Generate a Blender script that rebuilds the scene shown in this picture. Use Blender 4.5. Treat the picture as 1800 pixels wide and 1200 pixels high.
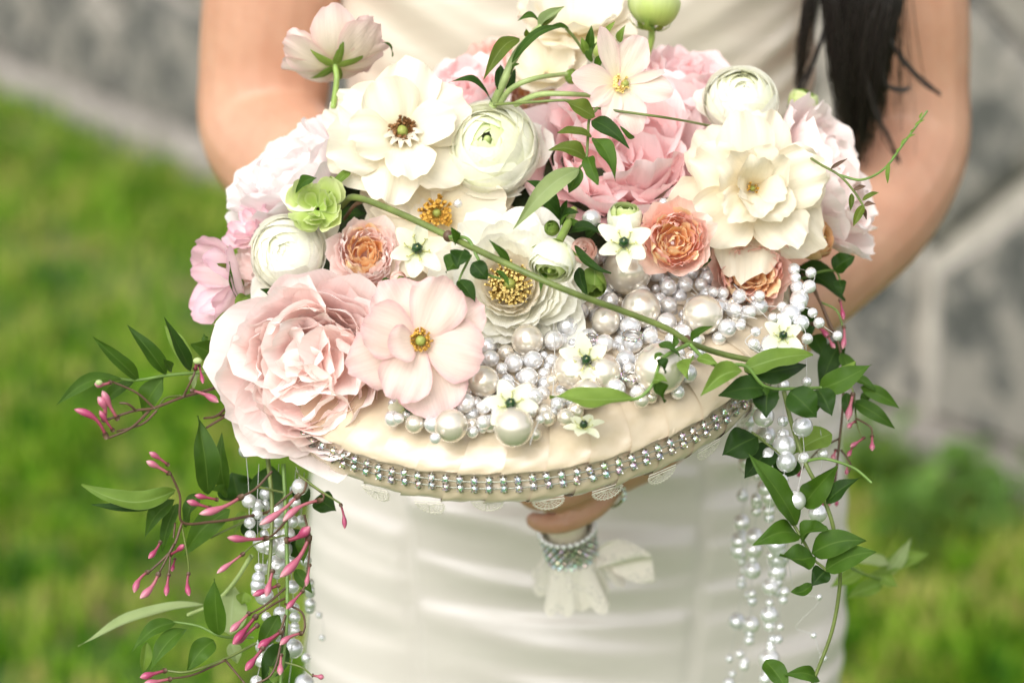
import bpy, bmesh, math, random
import numpy as np
from mathutils import Vector, Matrix

for o in list(bpy.data.objects): bpy.data.objects.remove(o)
SC = bpy.context.scene
COL = SC.collection
R_ = math.radians

# ------------------------------------------------------------------ camera
PITCH = R_(15.0)
CZ = 1.44
FPX = 4500.0                                     # focal length in photo pixels (90 mm on 36 mm)
cam_d = bpy.data.cameras.new('camera'); cam_o = bpy.data.objects.new('camera', cam_d); COL.objects.link(cam_o)
cam_o.location = (0, 0, CZ); cam_o.rotation_euler = (math.pi/2 - PITCH, 0, 0)
cam_d.lens = 90; cam_d.sensor_width = 36; cam_d.clip_start = 0.05; cam_d.clip_end = 500
cam_d.dof.use_dof = True; cam_d.dof.focus_distance = 1.43; cam_d.dof.aperture_fstop = 4.2
SC.camera = cam_o

# ------------------------------------------------------------------ sky, sun, exposure
W = bpy.data.worlds.new('World'); SC.world = W; W.use_nodes = True
nt = W.node_tree; nt.nodes.clear()
SUN_EL, SUN_AZ = 42, 204                         # high, soft, from behind the camera and to its left
sky = nt.nodes.new('ShaderNodeTexSky'); sky.sky_type = 'NISHITA'; sky.sun_disc = False
sky.sun_elevation = R_(SUN_EL); sky.sun_rotation = R_(SUN_AZ); sky.air_density = 1.0; sky.dust_density = 3.0
hs = nt.nodes.new('ShaderNodeHueSaturation'); hs.inputs['Saturation'].default_value = 0.14   # cloud cover
bg = nt.nodes.new('ShaderNodeBackground'); bg.inputs['Strength'].default_value = 0.15
wo = nt.nodes.new('ShaderNodeOutputWorld')
nt.links.new(sky.outputs[0], hs.inputs['Color']); nt.links.new(hs.outputs[0], bg.inputs['Color']); nt.links.new(bg.outputs[0], wo.inputs['Surface'])
sd = bpy.data.lights.new('sun', 'SUN'); sd.energy = 1.15; sd.angle = R_(55); sd.color = (1.0, 0.955, 0.90)
so = bpy.data.objects.new('sun', sd); COL.objects.link(so)
_az = R_(SUN_AZ); _el = R_(SUN_EL)
sv = Vector((math.sin(_az)*math.cos(_el), math.cos(_az)*math.cos(_el), math.sin(_el)))
so.rotation_euler = sv.to_track_quat('Z', 'Y').to_euler(); so.location = sv*20
SC.view_settings.view_transform = 'Standard'; SC.view_settings.look = 'None'
SC.view_settings.exposure = 0.73; SC.view_settings.gamma = 1.0; SC.view_settings.use_curve_mapping = False
SC.cycles.use_denoising = True
SC.cycles.max_bounces = 12; SC.cycles.transmission_bounces = 6; SC.cycles.diffuse_bounces = 8; SC.cycles.transparent_max_bounces = 8

# ------------------------------------------------------------------ placing: a photo pixel and a depth in metres give a point
CAM = np.array([0, 0, CZ]); FW = np.array([0, math.cos(PITCH), -math.sin(PITCH)])
RT = np.array([1.0, 0, 0]); UP = np.array([0, math.sin(PITCH), math.cos(PITCH)])
S = 1.0/3000.0                                   # metres per photo pixel at 1.5 m
def ray(x, y): return FW + RT*(x-900)/FPX + UP*(600-y)/FPX
def P(x, y, d): return CAM + d*ray(x, y)
def PY(x, y, Y): r = ray(x, y); return CAM + r*(Y/r[1])
def PG(x, y, z=0.0): r = ray(x, y); return CAM + r*((z-CZ)/r[2])
def V3(x, y, z): return RT*x + UP*y - FW*z       # direction: right, up in the picture, towards the camera
def unit(v): v = np.asarray(v, float); return v/max(np.linalg.norm(v), 1e-12)

# the cushion's frame: centre of its top, across, towards the viewer, up
_c, _s = math.cos(R_(6)), math.sin(R_(6))
CO = P(905, 503, 1.51)
CA = V3(_c, _s, 0); _dn = V3(_s, -_c, 0)
CB = unit(0.58*_dn + 0.8146*(-FW)); CN = unit(np.cross(CA, CB)); CN = CN if CN[2] > 0 else -CN
def CU(u, v, h=0): return CO + S*(u*CA + v*CB + h*CN)
def onp(x, y, h=0):                              # the point of the plane h above the cushion top seen at (x, y)
    r = ray(x, y); q = CO + S*h*CN
    return CAM + r*(np.dot(q-CAM, CN)/np.dot(r, CN))

# ------------------------------------------------------------------ object helpers
def tag(o, label, cat, group=None):
    o['label'] = label; o['category'] = cat
    if group: o['group'] = group
    return o
def empty(name, loc, label, cat, group=None, M=None):
    o = bpy.data.objects.new(name, None); COL.objects.link(o); o.empty_display_size = 0.01
    if M is not None: o.matrix_world = M
    else: o.location = loc
    return tag(o, label, cat, group)
def mesh(name, v, f, mat=None, uv=None, edge=None, smooth=True):
    m = bpy.data.meshes.new(name)
    m.from_pydata(np.asarray(v, float).tolist(), [], f if isinstance(f, list) else np.asarray(f).tolist())
    if smooth: m.polygons.foreach_set('use_smooth', np.ones(len(m.polygons), bool))
    if uv is not None:
        idx = np.empty(len(m.loops), np.int32); m.loops.foreach_get('vertex_index', idx)
        m.uv_layers.new(name='UVMap').data.foreach_set('uv', np.asarray(uv, np.float32)[idx].ravel())
    if edge is not None:
        m.attributes.new('edge', 'FLOAT', 'POINT').data.foreach_set('value', np.asarray(edge, np.float32))
    if mat: m.materials.append(mat)
    m.update(); return m
def link(name, m, parent=None, loc=None):
    o = bpy.data.objects.new(name, m); COL.objects.link(o)
    if parent is not None: o.parent = parent
    if loc is not None: o.location = loc
    return o
def obj(name, v, f, mat, parent=None, uv=None, edge=None, smooth=True, loc=None):
    return link(name, mesh(name, v, f, mat, uv, edge, smooth), parent, loc)
def grid_faces(nu, nv, off=0, wrap=False):
    i, j = np.meshgrid(np.arange(nu if wrap else nu-1), np.arange(nv-1), indexing='ij')
    i2 = (i+1) % nu
    return (np.stack([i*nv+j, i2*nv+j, i2*nv+j+1, i*nv+j+1], -1).reshape(-1, 4)+off)
def spline(pts, n=8):
    p = np.asarray(pts, float); k = len(p)
    if k == 2: t = np.linspace(0, 1, n+1)[:, None]; return p[0]*(1-t)+p[1]*t
    q = np.vstack([2*p[0]-p[1], p, 2*p[-1]-p[-2]]); out = []
    for i in range(k-1):
        a, b, c, d = q[i:i+4]
        for t in np.linspace(0, 1, n, endpoint=False):
            out.append(.5*((2*b)+(c-a)*t+(2*a-5*b+4*c-d)*t*t+(3*b-a-3*c+d)*t**3))
    out.append(p[-1]); return np.array(out)
def tube(pts, rad, sides=8, caps=True, flat=None):
    """verts, faces of a tube along pts; rad a number or one per point"""
    p = np.asarray(pts, float); n = len(p); rad = np.full(n, rad) if np.isscalar(rad) else np.asarray(rad, float)
    t = np.gradient(p, axis=0); t /= np.maximum(np.linalg.norm(t, axis=1), 1e-12)[:, None]
    a = np.array([0, 0, 1.0]) if abs(t[0][2]) < .9 else np.array([1.0, 0, 0])
    N = np.zeros_like(p); b = unit(np.cross(t[0], a))
    for i in range(n): b = unit(b - t[i]*np.dot(b, t[i])); N[i] = b
    B = np.cross(t, N); th = np.linspace(0, 2*math.pi, sides, endpoint=False)
    fl = 1.0 if flat is None else flat
    v = p[:, None, :] + rad[:, None, None]*(N[:, None, :]*np.cos(th)[None, :, None] + fl*B[:, None, :]*np.sin(th)[None, :, None])
    v = v.transpose(1, 0, 2).reshape(-1, 3)
    f = grid_faces(sides, n, 0, True).tolist()
    if caps:
        f.append([i*n for i in range(sides)]); f.append([i*n+n-1 for i in range(sides)][::-1])
    return v, f
def join(*vf):
    V, F, o = [], [], 0
    for v, f in vf:
        v = np.asarray(v, float); V.append(v); F += [[a+o for a in q] for q in (f if isinstance(f, list) else np.asarray(f).tolist())]; o += len(v)
    return np.vstack(V), F
def ball(n=20, m=14):
    v, f = [(0, 0, 1.0)], []
    for j in range(1, m):
        for i in range(n):
            a = math.pi*j/m; b = 2*math.pi*i/n; v.append((math.sin(a)*math.cos(b), math.sin(a)*math.sin(b), math.cos(a)))
    v.append((0, 0, -1.0)); e = len(v)-1
    for i in range(n):
        k = (i+1) % n; f.append([0, 1+i, 1+k]); f.append([e, e-n+k, e-n+i])
        for j in range(m-2): f.append([1+j*n+i, 1+(j+1)*n+i, 1+(j+1)*n+k, 1+j*n+k])
    return np.array(v), f
def frame(axis, spin=0):                         # 3x3 with z along axis
    z = unit(axis); a = UP if abs(np.dot(z, UP)) < .95 else RT
    x = unit(np.cross(a, z)); y = np.cross(z, x); c, s = math.cos(spin), math.sin(spin)
    return np.stack([x*c+y*s, -x*s+y*c, z], 1)
def mat4(R3, loc):
    M = Matrix.Identity(4)
    for i in range(3):
        for j in range(3): M[i][j] = float(R3[i, j])
        M[i][3] = float(loc[i])
    return M

# ------------------------------------------------------------------ materials
def newmat(name):
    m = bpy.data.materials.new(name); m.use_nodes = True; t = m.node_tree
    b = t.nodes['Principled BSDF']; return m, t, b, t.nodes['Material Output']
def N(t, kind, **kw):
    n = t.nodes.new(kind)
    for k, v in kw.items(): setattr(n, k, v)
    return n
def rgba(c): return (c[0], c[1], c[2], 1.0)
def mixc(t, fac, a, b, mode='MIX'):
    n = N(t, 'ShaderNodeMix', data_type='RGBA', blend_type=mode)
    for s, x in ((n.inputs[0], fac), (n.inputs[6], a), (n.inputs[7], b)):
        if hasattr(x, 'is_output'): t.links.new(x, s)
        elif isinstance(x, (int, float)): s.default_value = x
        else: s.default_value = rgba(x)
    return n.outputs[2]
def math_(t, op, a, b=0.0, clamp=False):
    n = N(t, 'ShaderNodeMath', operation=op, use_clamp=clamp)
    for s, x in ((n.inputs[0], a), (n.inputs[1], b)):
        if hasattr(x, 'is_output'): t.links.new(x, s)
        else: s.default_value = x
    return n.outputs[0]
def madd(t, a, b, c):
    n = N(t, 'ShaderNodeMath', operation='MULTIPLY_ADD'); t.links.new(a, n.inputs[0]); n.inputs[1].default_value = b; n.inputs[2].default_value = c
    return n.outputs[0]
def noise(t, scale, detail=3, vec=None, rough=.5):
    n = N(t, 'ShaderNodeTexNoise'); n.inputs['Scale'].default_value = scale; n.inputs['Detail'].default_value = detail; n.inputs['Roughness'].default_value = rough
    if vec is not None: t.links.new(vec, n.inputs['Vector'])
    return n
def ramp(t, fac, stops):
    n = N(t, 'ShaderNodeValToRGB'); e = n.color_ramp.elements
    while len(e) < len(stops): e.new(.5)
    for x, (p, c) in zip(e, stops): x.position = p; x.color = rgba(c)
    t.links.new(fac, n.inputs[0]); return n.outputs[0]
def bump(t, b, h, strength, dist=.001):
    n = N(t, 'ShaderNodeBump'); n.inputs['Strength'].default_value = strength; n.inputs['Distance'].default_value = dist
    t.links.new(h, n.inputs['Height']); t.links.new(n.outputs[0], b.inputs['Normal']); return n
def simple(name, c, rough=.5, var=.1, scale=60, metal=0, spec=.5, bmp=0, **kw):
    m, t, b, o = newmat(name)
    g = N(t, 'ShaderNodeTexCoord'); n = noise(t, scale, 4, g.outputs['Object'])
    d = [x*(1-var) for x in c]; l = [min(1, x*(1+var)) for x in c]
    t.links.new(ramp(t, n.outputs[0], [(.3, d), (.7, l)]), b.inputs['Base Color'])
    b.inputs['Roughness'].default_value = rough; b.inputs['Metallic'].default_value = metal; b.inputs['Specular IOR Level'].default_value = spec
    for k, v in kw.items(): b.inputs[k].default_value = v
    if bmp: bump(t, b, n.outputs[0], bmp)
    return m
def petal_mat(name, stops, edge, eamt=.5, transl=.30, rough=.55, rnd=.06, vein=.09, spec=.3):
    """petal: colour runs from its base to its rim (UV y), rim tint from the 'edge' attribute, fine length-wise veins"""
    m, t, b, o = newmat(name)
    uv = N(t, 'ShaderNodeUVMap'); sp = N(t, 'ShaderNodeSeparateXYZ'); t.links.new(uv.outputs[0], sp.inputs[0])
    col = ramp(t, sp.outputs[1], stops)
    at = N(t, 'ShaderNodeAttribute', attribute_name='edge')
    tc = N(t, 'ShaderNodeTexCoord'); n2 = noise(t, 220, 3, tc.outputs['Object'])
    ef = math_(t, 'MULTIPLY', math_(t, 'MULTIPLY', at.outputs['Fac'], eamt), madd(t, n2.outputs[0], 1.2, .4))
    col = mixc(t, math_(t, 'MINIMUM', ef, 1.0), col, edge)
    mp = N(t, 'ShaderNodeMapping'); mp.inputs['Scale'].default_value = (34, 1.6, 1); t.links.new(uv.outputs[0], mp.inputs[0])
    oi = N(t, 'ShaderNodeObjectInfo'); t.links.new(oi.outputs['Random'], mp.inputs['Location'])
    vn = noise(t, 1.0, 3, mp.outputs[0])
    vf = madd(t, vn.outputs[0], vein*2, 1-vein); rf = madd(t, oi.outputs['Random'], rnd*2, 1-rnd)
    vm = N(t, 'ShaderNodeVectorMath', operation='SCALE'); t.links.new(col, vm.inputs[0]); t.links.new(math_(t, 'MULTIPLY', vf, rf), vm.inputs['Scale'])
    c = vm.outputs[0]
    t.links.new(c, b.inputs['Base Color']); b.inputs['Roughness'].default_value = rough; b.inputs['Specular IOR Level'].default_value = spec
    b.inputs['Sheen Weight'].default_value = .15
    bp = bump(t, b, vn.outputs[0], .5, .0005)
    tr = N(t, 'ShaderNodeBsdfTranslucent'); t.links.new(c, tr.inputs[0]); t.links.new(bp.outputs[0], tr.inputs['Normal'])
    mx = N(t, 'ShaderNodeMixShader'); mx.inputs[0].default_value = transl
    t.links.new(b.outputs[0], mx.inputs[1]); t.links.new(tr.outputs[0], mx.inputs[2]); t.links.new(mx.outputs[0], o.inputs[0])
    return m
def leaf_mat(name, dark, light, rib, rough=.46, transl=.34):
    m, t, b, o = newmat(name)
    uv = N(t, 'ShaderNodeUVMap'); sp = N(t, 'ShaderNodeSeparateXYZ'); t.links.new(uv.outputs[0], sp.inputs[0])
    tc = N(t, 'ShaderNodeTexCoord'); n = noise(t, 90, 4, tc.outputs['Object'])
    oi = N(t, 'ShaderNodeObjectInfo')
    f = math_(t, 'ADD', math_(t, 'MULTIPLY', n.outputs[0], .7), math_(t, 'MULTIPLY', oi.outputs['Random'], .35))
    col = ramp(t, f, [(.25, dark), (.75, light)])
    d = math_(t, 'ABSOLUTE', math_(t, 'SUBTRACT', sp.outputs[0], .5))
    rm = math_(t, 'SUBTRACT', 1.0, math_(t, 'MULTIPLY', d, 26), True)
    em = math_(t, 'MULTIPLY', math_(t, 'SUBTRACT', d, .46, True), 14, True)
    col = mixc(t, math_(t, 'MULTIPLY', math_(t, 'MAXIMUM', rm, em), .6), col, rib)
    b.inputs['Roughness'].default_value = rough; b.inputs['Specular IOR Level'].default_value = .28
    w = N(t, 'ShaderNodeTexWave'); mp = N(t, 'ShaderNodeMapping'); mp.inputs['Scale'].default_value = (1.6, 4.2, 1); mp.inputs['Rotation'].default_value = (0, 0, 0)
    vx_ = N(t, 'ShaderNodeCombineXYZ'); t.links.new(math_(t, 'ADD', math_(t, 'MULTIPLY', d, -1.0), sp.outputs[1]), vx_.inputs[0]); mp.inputs['Scale'].default_value = (2.3, 1, 1); t.links.new(vx_.outputs[0], mp.inputs[0]); t.links.new(mp.outputs[0], w.inputs['Vector']); w.inputs['Distortion'].default_value = .6
    col = mixc(t, math_(t, 'MULTIPLY', math_(t, 'POWER', w.outputs['Fac'], 6.0), .28), col, rib); t.links.new(col, b.inputs['Base Color'])
    bp = bump(t, b, math_(t, 'ADD', w.outputs['Fac'], n.outputs[0]), .3, .0006)
    tr = N(t, 'ShaderNodeBsdfTranslucent'); t.links.new(mixc(t, .5, col, (light[0]*1.35, light[1]*1.35, light[2]*.8)), tr.inputs[0])
    mx = N(t, 'ShaderNodeMixShader'); mx.inputs[0].default_value = transl
    t.links.new(b.outputs[0], mx.inputs[1]); t.links.new(tr.outputs[0], mx.inputs[2]); t.links.new(mx.outputs[0], o.inputs[0])
    return m

# ================================================================== THE SETTING
rng = np.random.default_rng(7)
def struct(name, v, f, mat):
    o = obj(name, v, f, mat); o['kind'] = 'structure'; return o
# lawn: one sheet to the horizon
m_lawn, t, b, o_ = newmat('lawn_soil')
tc = N(t, 'ShaderNodeTexCoord'); n1 = noise(t, 2.6, 5, tc.outputs['Object']); n2 = noise(t, 30, 5, tc.outputs['Object'])
c1 = ramp(t, n1.outputs[0], [(.38, (.04, .12, .008)), (.54, (.09, .19, .015)), (.66, (.24, .16, .08))])
c1 = mixc(t, math_(t, 'MULTIPLY', n2.outputs[0], .5), c1, (.055, .06, .02)); t.links.new(c1, b.inputs['Base Color']); b.inputs['Roughness'].default_value = .9
bump(t, b, n2.outputs[0], .6, .02)
gx = np.concatenate([np.linspace(-200, -4, 8), np.linspace(-3.5, 3.5, 29), np.linspace(4, 200, 8)])
gy = np.concatenate([np.linspace(-100, 0, 5), np.linspace(.5, 11, 43), np.linspace(12, 300, 10)])
XX, YY = np.meshgrid(gx, gy, indexing='ij'); ZZ = .012*np.sin(XX*2.1+YY)*np.cos(YY*1.7-XX) - .012
struct('lawn', np.stack([XX, YY, ZZ], -1).reshape(-1, 3), grid_faces(len(gx), len(gy)), m_lawn)
# wall line on the ground
G0, G1 = PG(0, 135), PG(1800, 880)
WD = unit(G0-G1); WN = np.array([-WD[1], WD[0], 0]); WN = WN if WN[1] < 0 else -WN    # towards the camera side
# grass blades
def in_front(p): return (p-G1) @ WN
nb = 80000
gp = np.stack([rng.uniform(-2.9, 2.4, nb*2), 2.6+7.2*rng.random(nb*2)**1.25, np.zeros(nb*2)], -1)
patch = np.sin(gp[:, 0]*2.3+1.2*np.sin(gp[:, 1]*1.1))+np.sin(gp[:, 1]*2.9+gp[:, 0]*1.3+2)+.6*np.sin(gp[:, 0]*7+gp[:, 1]*5)
gp = gp[(in_front(gp) > .04) & (rng.random(nb*2) < .62+.2*patch)][:nb]; nb = len(gp)
h = rng.uniform(.02, .065, nb)*(1+.75*np.sin(gp[:, 0]*19+2*np.sin(gp[:, 1]*9))*np.sin(gp[:, 1]*15+gp[:, 0]*6)); a = rng.uniform(0, 2*math.pi, nb); w = rng.uniform(.003, .008, nb)
sd_ = np.stack([np.cos(a), np.sin(a), 0*a], -1)*w[:, None]; ln = np.stack([-np.sin(a), np.cos(a), 0*a], -1)*(h*rng.uniform(.1, .8, nb))[:, None]
up = np.array([0, 0, 1.0])
vv = np.stack([gp-sd_, gp+sd_, gp+sd_*.8+ln*.35+up*(h*.6)[:, None], gp-sd_*.8+ln*.35+up*(h*.6)[:, None], gp+ln+up*h[:, None]], 1).reshape(-1, 3)
k = np.arange(nb)*5
ff = np.stack([k, k+1, k+2, k+3], -1).tolist()+np.stack([k+3, k+2, k+4], -1).tolist()
m_grass, t, b, o_ = newmat('grass_blades')
tc = N(t, 'ShaderNodeTexCoord'); n1 = noise(t, 6.0, 5, tc.outputs['Object'], .65); n2 = noise(t, 45, 2, tc.outputs['Object'])
n3 = noise(t, 17, 4, tc.outputs['Object']); f_ = math_(t, 'ADD', math_(t, 'MULTIPLY', n1.outputs[0], .55), math_(t, 'ADD', math_(t, 'MULTIPLY', n3.outputs[0], .3), math_(t, 'MULTIPLY', n2.outputs[0], .2)))
cg = ramp(t, f_, [(.44, (.020, .09, .004)), (.49, (.10, .25, .010)), (.53, (.22, .40, .02)), (.585, (.42, .40, .11))])
t.links.new(cg, b.inputs['Base Color']); b.inputs['Roughness'].default_value = .6; b.inputs['Specular IOR Level'].default_value = .12
tr = N(t, 'ShaderNodeBsdfTranslucent'); t.links.new(cg, tr.inputs[0]); mx = N(t, 'ShaderNodeMixShader'); mx.inputs[0].default_value = .35
t.links.new(b.outputs[0], mx.inputs[1]); t.links.new(tr.outputs[0], mx.inputs[2]); t.links.new(mx.outputs[0], o_.inputs[0])
g = obj('grass', vv, ff, m_grass, smooth=False); g['kind'] = 'stuff'; g['label'] = 'short uneven green lawn grass in front of the stone wall'

# ------------------------------------------------------------------ stone wall
m_stone, t, b, o_ = newmat('wall_stone')
tc = N(t, 'ShaderNodeTexCoord'); oi = N(t, 'ShaderNodeObjectInfo')
n1 = noise(t, 9, 6, tc.outputs['Object'], .7); n2 = noise(t, 40, 5, tc.outputs['Object'], .7)
c1 = ramp(t, n1.outputs[0], [(.43, (.025, .027, .026)), (.485, (.10, .098, .092)), (.545, (.31, .28, .24))])
c2 = mixc(t, math_(t, 'MULTIPLY', oi.outputs['Random'], .3), c1, (.17, .165, .15)); c3 = mixc(t, madd(t, n2.outputs[0], .3, 0), c2, (.12, .13, .10))
t.links.new(c3, b.inputs['Base Color']); b.inputs['Roughness'].default_value = .9; bump(t, b, n2.outputs[0], .8, .01)
m_mortar = simple('mortar', (.46, .42, .365), .95, .18, 25, bmp=.5)
wall = empty('stone_wall', G1, 'grey rubble stone wall with pale mortar running behind the lawn', 'wall')
WL0, WL1, WH = -2.5, 11.0, 1.5
def wp(s, h, dpt): return WD*s + np.array([0, 0, h]) + WN*dpt
v = []
for s_ in (WL0, WL1):
    for h_ in (-.25, WH):
        for d_ in (0.0, -.45): v.append(wp(s_, h_, d_))
obj('mortar_core', v, [[0, 1, 3, 2], [4, 6, 7, 5], [0, 2, 6, 4], [1, 5, 7, 3], [2, 3, 7, 6], [0, 4, 5, 1]], m_mortar, wall, smooth=False)
seeds = []
v = []; ns = 60
for i in range(ns+1):
    s_ = WL0+(WL1-WL0)*i/ns
    for (h_, d_) in ((-.2, .10), (.055, .10), (.088, .07), (.092, .0)): v.append(wp(s_, h_+rng.normal(0, .004), d_+rng.normal(0, .006)))
m_ledge = simple('ledge_stone', (.27, .245, .215), .95, .35, 12, bmp=.5)
obj('base_ledge', v, grid_faces(ns+1, 4), m_ledge, wall, smooth=False)
rows = [(.285, 0.0), (.69, .31), (1.06, .05), (1.42, .36)]
for r_i, (hc, off) in enumerate(rows):
    for sg in (1, -1):
        s_ = .265+off+sg*.33
        while WL0-.4 < s_ < WL1+.5:
            seeds.append((s_+rng.normal(0, .03 if r_i else .012), hc+rng.normal(0, .022))); s_ += sg*rng.uniform(.56, .82)
seeds = np.array(seeds)
def clip(poly, p, n):
    out = []
    for i in range(len(poly)):
        a, c = poly[i], poly[(i+1) % len(poly)]; da, dc = np.dot(a-p, n), np.dot(c-p, n)
        if da <= 0: out.append(a)
        if da*dc < 0: out.append(a+(c-a)*da/(da-dc))
    return out
for i, sd0 in enumerate(seeds):
    if not (WL0 < sd0[0] < WL1 and sd0[1] < WH): continue
    poly = [np.array(q, float) for q in ((max(WL0, sd0[0]-1.2), .09), (sd0[0]+1.2, .09), (sd0[0]+1.2, WH-.02), (max(WL0, sd0[0]-1.2), WH-.02))]
    for j, q in enumerate(seeds):
        if j == i or abs(q[0]-sd0[0]) > 2.4: continue
        n = (q-sd0)*np.array([1, 1.0]); L = np.linalg.norm(n); n /= L
        poly = clip(poly, (sd0+q)/2 - n*.022, n)
        if len(poly) < 3: break
    if len(poly) < 3: continue
    # rough outline: split long edges
    pl = []
    for k in range(len(poly)):
        a, c = poly[k], poly[(k+1) % len(poly)]; pl.append(a)
        if np.linalg.norm(c-a) > .18: pl.append((a+c)/2+rng.normal(0, .012, 2))
    pl = np.array(pl); cen = pl.mean(0); n = len(pl); d0 = rng.uniform(.03, .055)
    o0 = wp(cen[0], cen[1], 0)
    ring = lambda k, d: [wp(q[0], q[1], d)-o0 for q in cen+(pl-cen)*k]
    v = ring(1, -.02)+ring(.985, d0*.55)+ring(.9, d0+rng.normal(0, .004))+[wp(cen[0], cen[1], d0+rng.uniform(0, .02))-o0]
    f = [[k, (k+1) % n, n+(k+1) % n, n+k] for k in range(n)]+[[n+k, n+(k+1) % n, 2*n+(k+1) % n, 2*n+k] for k in range(n)]+[[2*n+k, 2*n+(k+1) % n, 3*n] for k in range(n)]
    obj('stone', v, f, m_stone, wall, smooth=False, loc=o0)
# ------------------------------------------------------------------ weeds at the wall's foot
m_weed = leaf_mat('weed_leaf', (.06, .15, .02), (.16, .30, .05), (.2, .3, .1), .5)
WSPOTS = [(1600, 800, 'tallest leafy weed at the foot of the wall'), (1660, 890, 'broad green weed below the pale wall base'), (1545, 860, 'small weed beside the skirt near the wall'),
          (1735, 950, 'spreading weed at the right edge under the wall'), (1620, 960, 'low weed between bare earth patches on the lawn'), (1780, 900, 'weed touching the wall at the far right')]
def leafpatch(L, Wd, bend, fold, n=7):
    tt = np.linspace(0, 1, n); uu = np.array([-1, -.5, 0, .5, 1.0]); T, U = np.meshgrid(tt, uu, indexing='ij')
    w = Wd*.5*np.sin(math.pi*np.clip(T, 0.001, .999)**.8)**.9
    v = np.stack([U*w, L*np.sin(bend*T)/max(bend, .01), L*(1-np.cos(bend*T))/max(bend, .01)*-1+np.abs(U)*w*fold], -1)
    return v.reshape(-1, 3), grid_faces(n, 5), np.stack([U*.5+.5, T], -1).reshape(-1, 2)
lv, lf, luv = leafpatch(1, .45, .9, .3); weed_leaf_mesh = mesh('leaf', lv, lf, m_weed, luv)
for (x, y, lab) in WSPOTS:
    p = PG(x, y); e = empty('weed_plant', p, lab, 'weed', 'weeds at the foot of the wall')
    nn = 26
    for i in range(nn):
        o = link('leaf', weed_leaf_mesh, e); a = rng.uniform(0, 6.28); r = rng.uniform(0, .07)
        o.location = (r*math.cos(a), r*math.sin(a), rng.uniform(.0, .10)); o.rotation_euler = (rng.uniform(.1, 1.1), rng.normal(0, .2), a-1.57)
        o.scale = (rng.uniform(.05, .085),)*3
    sv_, sf_ = join(*[tube([(0, 0, -.01), (.03*math.cos(q), .03*math.sin(q), .06), (.05*math.cos(q), .05*math.sin(q), .11)], [.003, .002, .001], 5) for q in (0, 1.3, 2.5, 3.8, 5)])
    obj('stem', sv_, sf_, m_weed, e)

# ================================================================== THE PERSON
YB = 1.80                                        # the body's axis stands this far in front of the camera
m_skin, t, b, o_ = newmat('skin')
tc = N(t, 'ShaderNodeTexCoord'); n1 = noise(t, 22, 6, tc.outputs['Object'], .65); n2 = noise(t, 400, 3, tc.outputs['Object'])
t.links.new(ramp(t, n1.outputs[0], [(.3, (.48, .24, .15)), (.7, (.58, .33, .22))]), b.inputs['Base Color'])
b.inputs['Roughness'].default_value = .48; b.inputs['Subsurface Weight'].default_value = .25; b.inputs['Subsurface Radius'].default_value = (.012, .005, .003); b.inputs['Subsurface Scale'].default_value = .6
bump(t, b, n2.outputs[0], .2, .0006)
person = empty('person', (PY(1012, 600, YB)[0], YB, 0), 'person in a cream satin dress holding the flower cushion in front of the waist', 'person')
PB = np.array(person.location)
XC = PB[0]
tab = [(-330, 655, 1385), (-200, 640, 1400), (-60, 606, 1424), (60, 604, 1428), (180, 618, 1422), (330, 650, 1402), (480, 640, 1420), (640, 575, 1462), (850, 548, 1482), (1030, 541, 1482), (1200, 541, 1472), (1400, 545, 1468)]
rz, rw, rc = [], [], []
for y, l, r in tab:
    a, c = PY(l, y, YB), PY(r, y, YB); rz.append(a[2]); rw.append((c[0]-a[0])/2); rc.append((c[0]+a[0])/2-XC)
rz += [.45, .25, .10, .02]; rw += [.155, .15, .17, .19]; rc += [0, 0, 0, 0]
rz, rw, rc = [np.array(q)[::-1] for q in (rz, rw, rc)]
def ring_at(z): return np.interp(z, rz, rw), np.interp(z, rz, rc)
def sm(a, z0, z1): q = np.clip((a-z0)/(z1-z0), 0, 1); return q*q*(3-2*q)
# --- body: every piece is unioned into one continuous skin by a voxel remesh
pieces = []
def ell_tube(rings, n=20):                       # rings of (centre, rx, ry)
    v = []
    for c, rx, ry in rings:
        for i in range(n): q = 2*math.pi*i/n; v.append((c[0]+rx*math.cos(q), c[1]+ry*math.sin(q), c[2]))
    k = len(rings); f = [[j*n+i, j*n+(i+1) % n, (j+1)*n+(i+1) % n, (j+1)*n+i] for j in range(k-1) for i in range(n)]
    f += [list(range(n))[::-1], [(k-1)*n+i for i in range(n)]]; return np.array(v), f
tr_rings = []
for z in np.linspace(.60, rz[-1]-.01, 16):
    w_, c_ = ring_at(z); tr_rings.append(((XC+c_, YB, z), w_-.012, w_*.62-.012))
zt = rz[-1]
tr_rings += [((XC, YB, zt+.03), .165, .10), ((XC, YB+.01, zt+.07), .15, .085), ((XC, YB+.015, zt+.10), .085, .065), ((XC, YB+.015, zt+.13), .058, .058), ((XC, YB+.01, zt+.19), .055, .057)]
pieces.append(ell_tube(tr_rings))
for sx in (-1, 1): pieces.append(ell_tube([((XC+sx*.085, YB, .05), .04, .045), ((XC+sx*.085, YB, .30), .055, .06), ((XC+sx*.08, YB, .48), .06, .065), ((XC+sx*.075, YB, .64), .08, .09)]))
hv, hf = ball(24, 18); hc = np.array([XC, YB-.005, zt+.285]); hv = hv*np.array([.074, .092, .112]); hv[:, 0] *= 1-.25*np.clip(-hv[:, 2]/.11, 0, 1); pieces.append((hv+hc, hf))
pieces.append(tube([hc+(0, -.085, .02), hc+(0, -.104, -.025), hc+(0, -.088, -.04)], [.007, .013, .01], 8))          # nose
for sx in (-1, 1): pieces.append(tube([hc+(sx*.074, .01, .03), hc+(sx*.08, .012, 0), hc+(sx*.074, .005, -.03)], [.006, .013, .008], 8))
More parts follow.
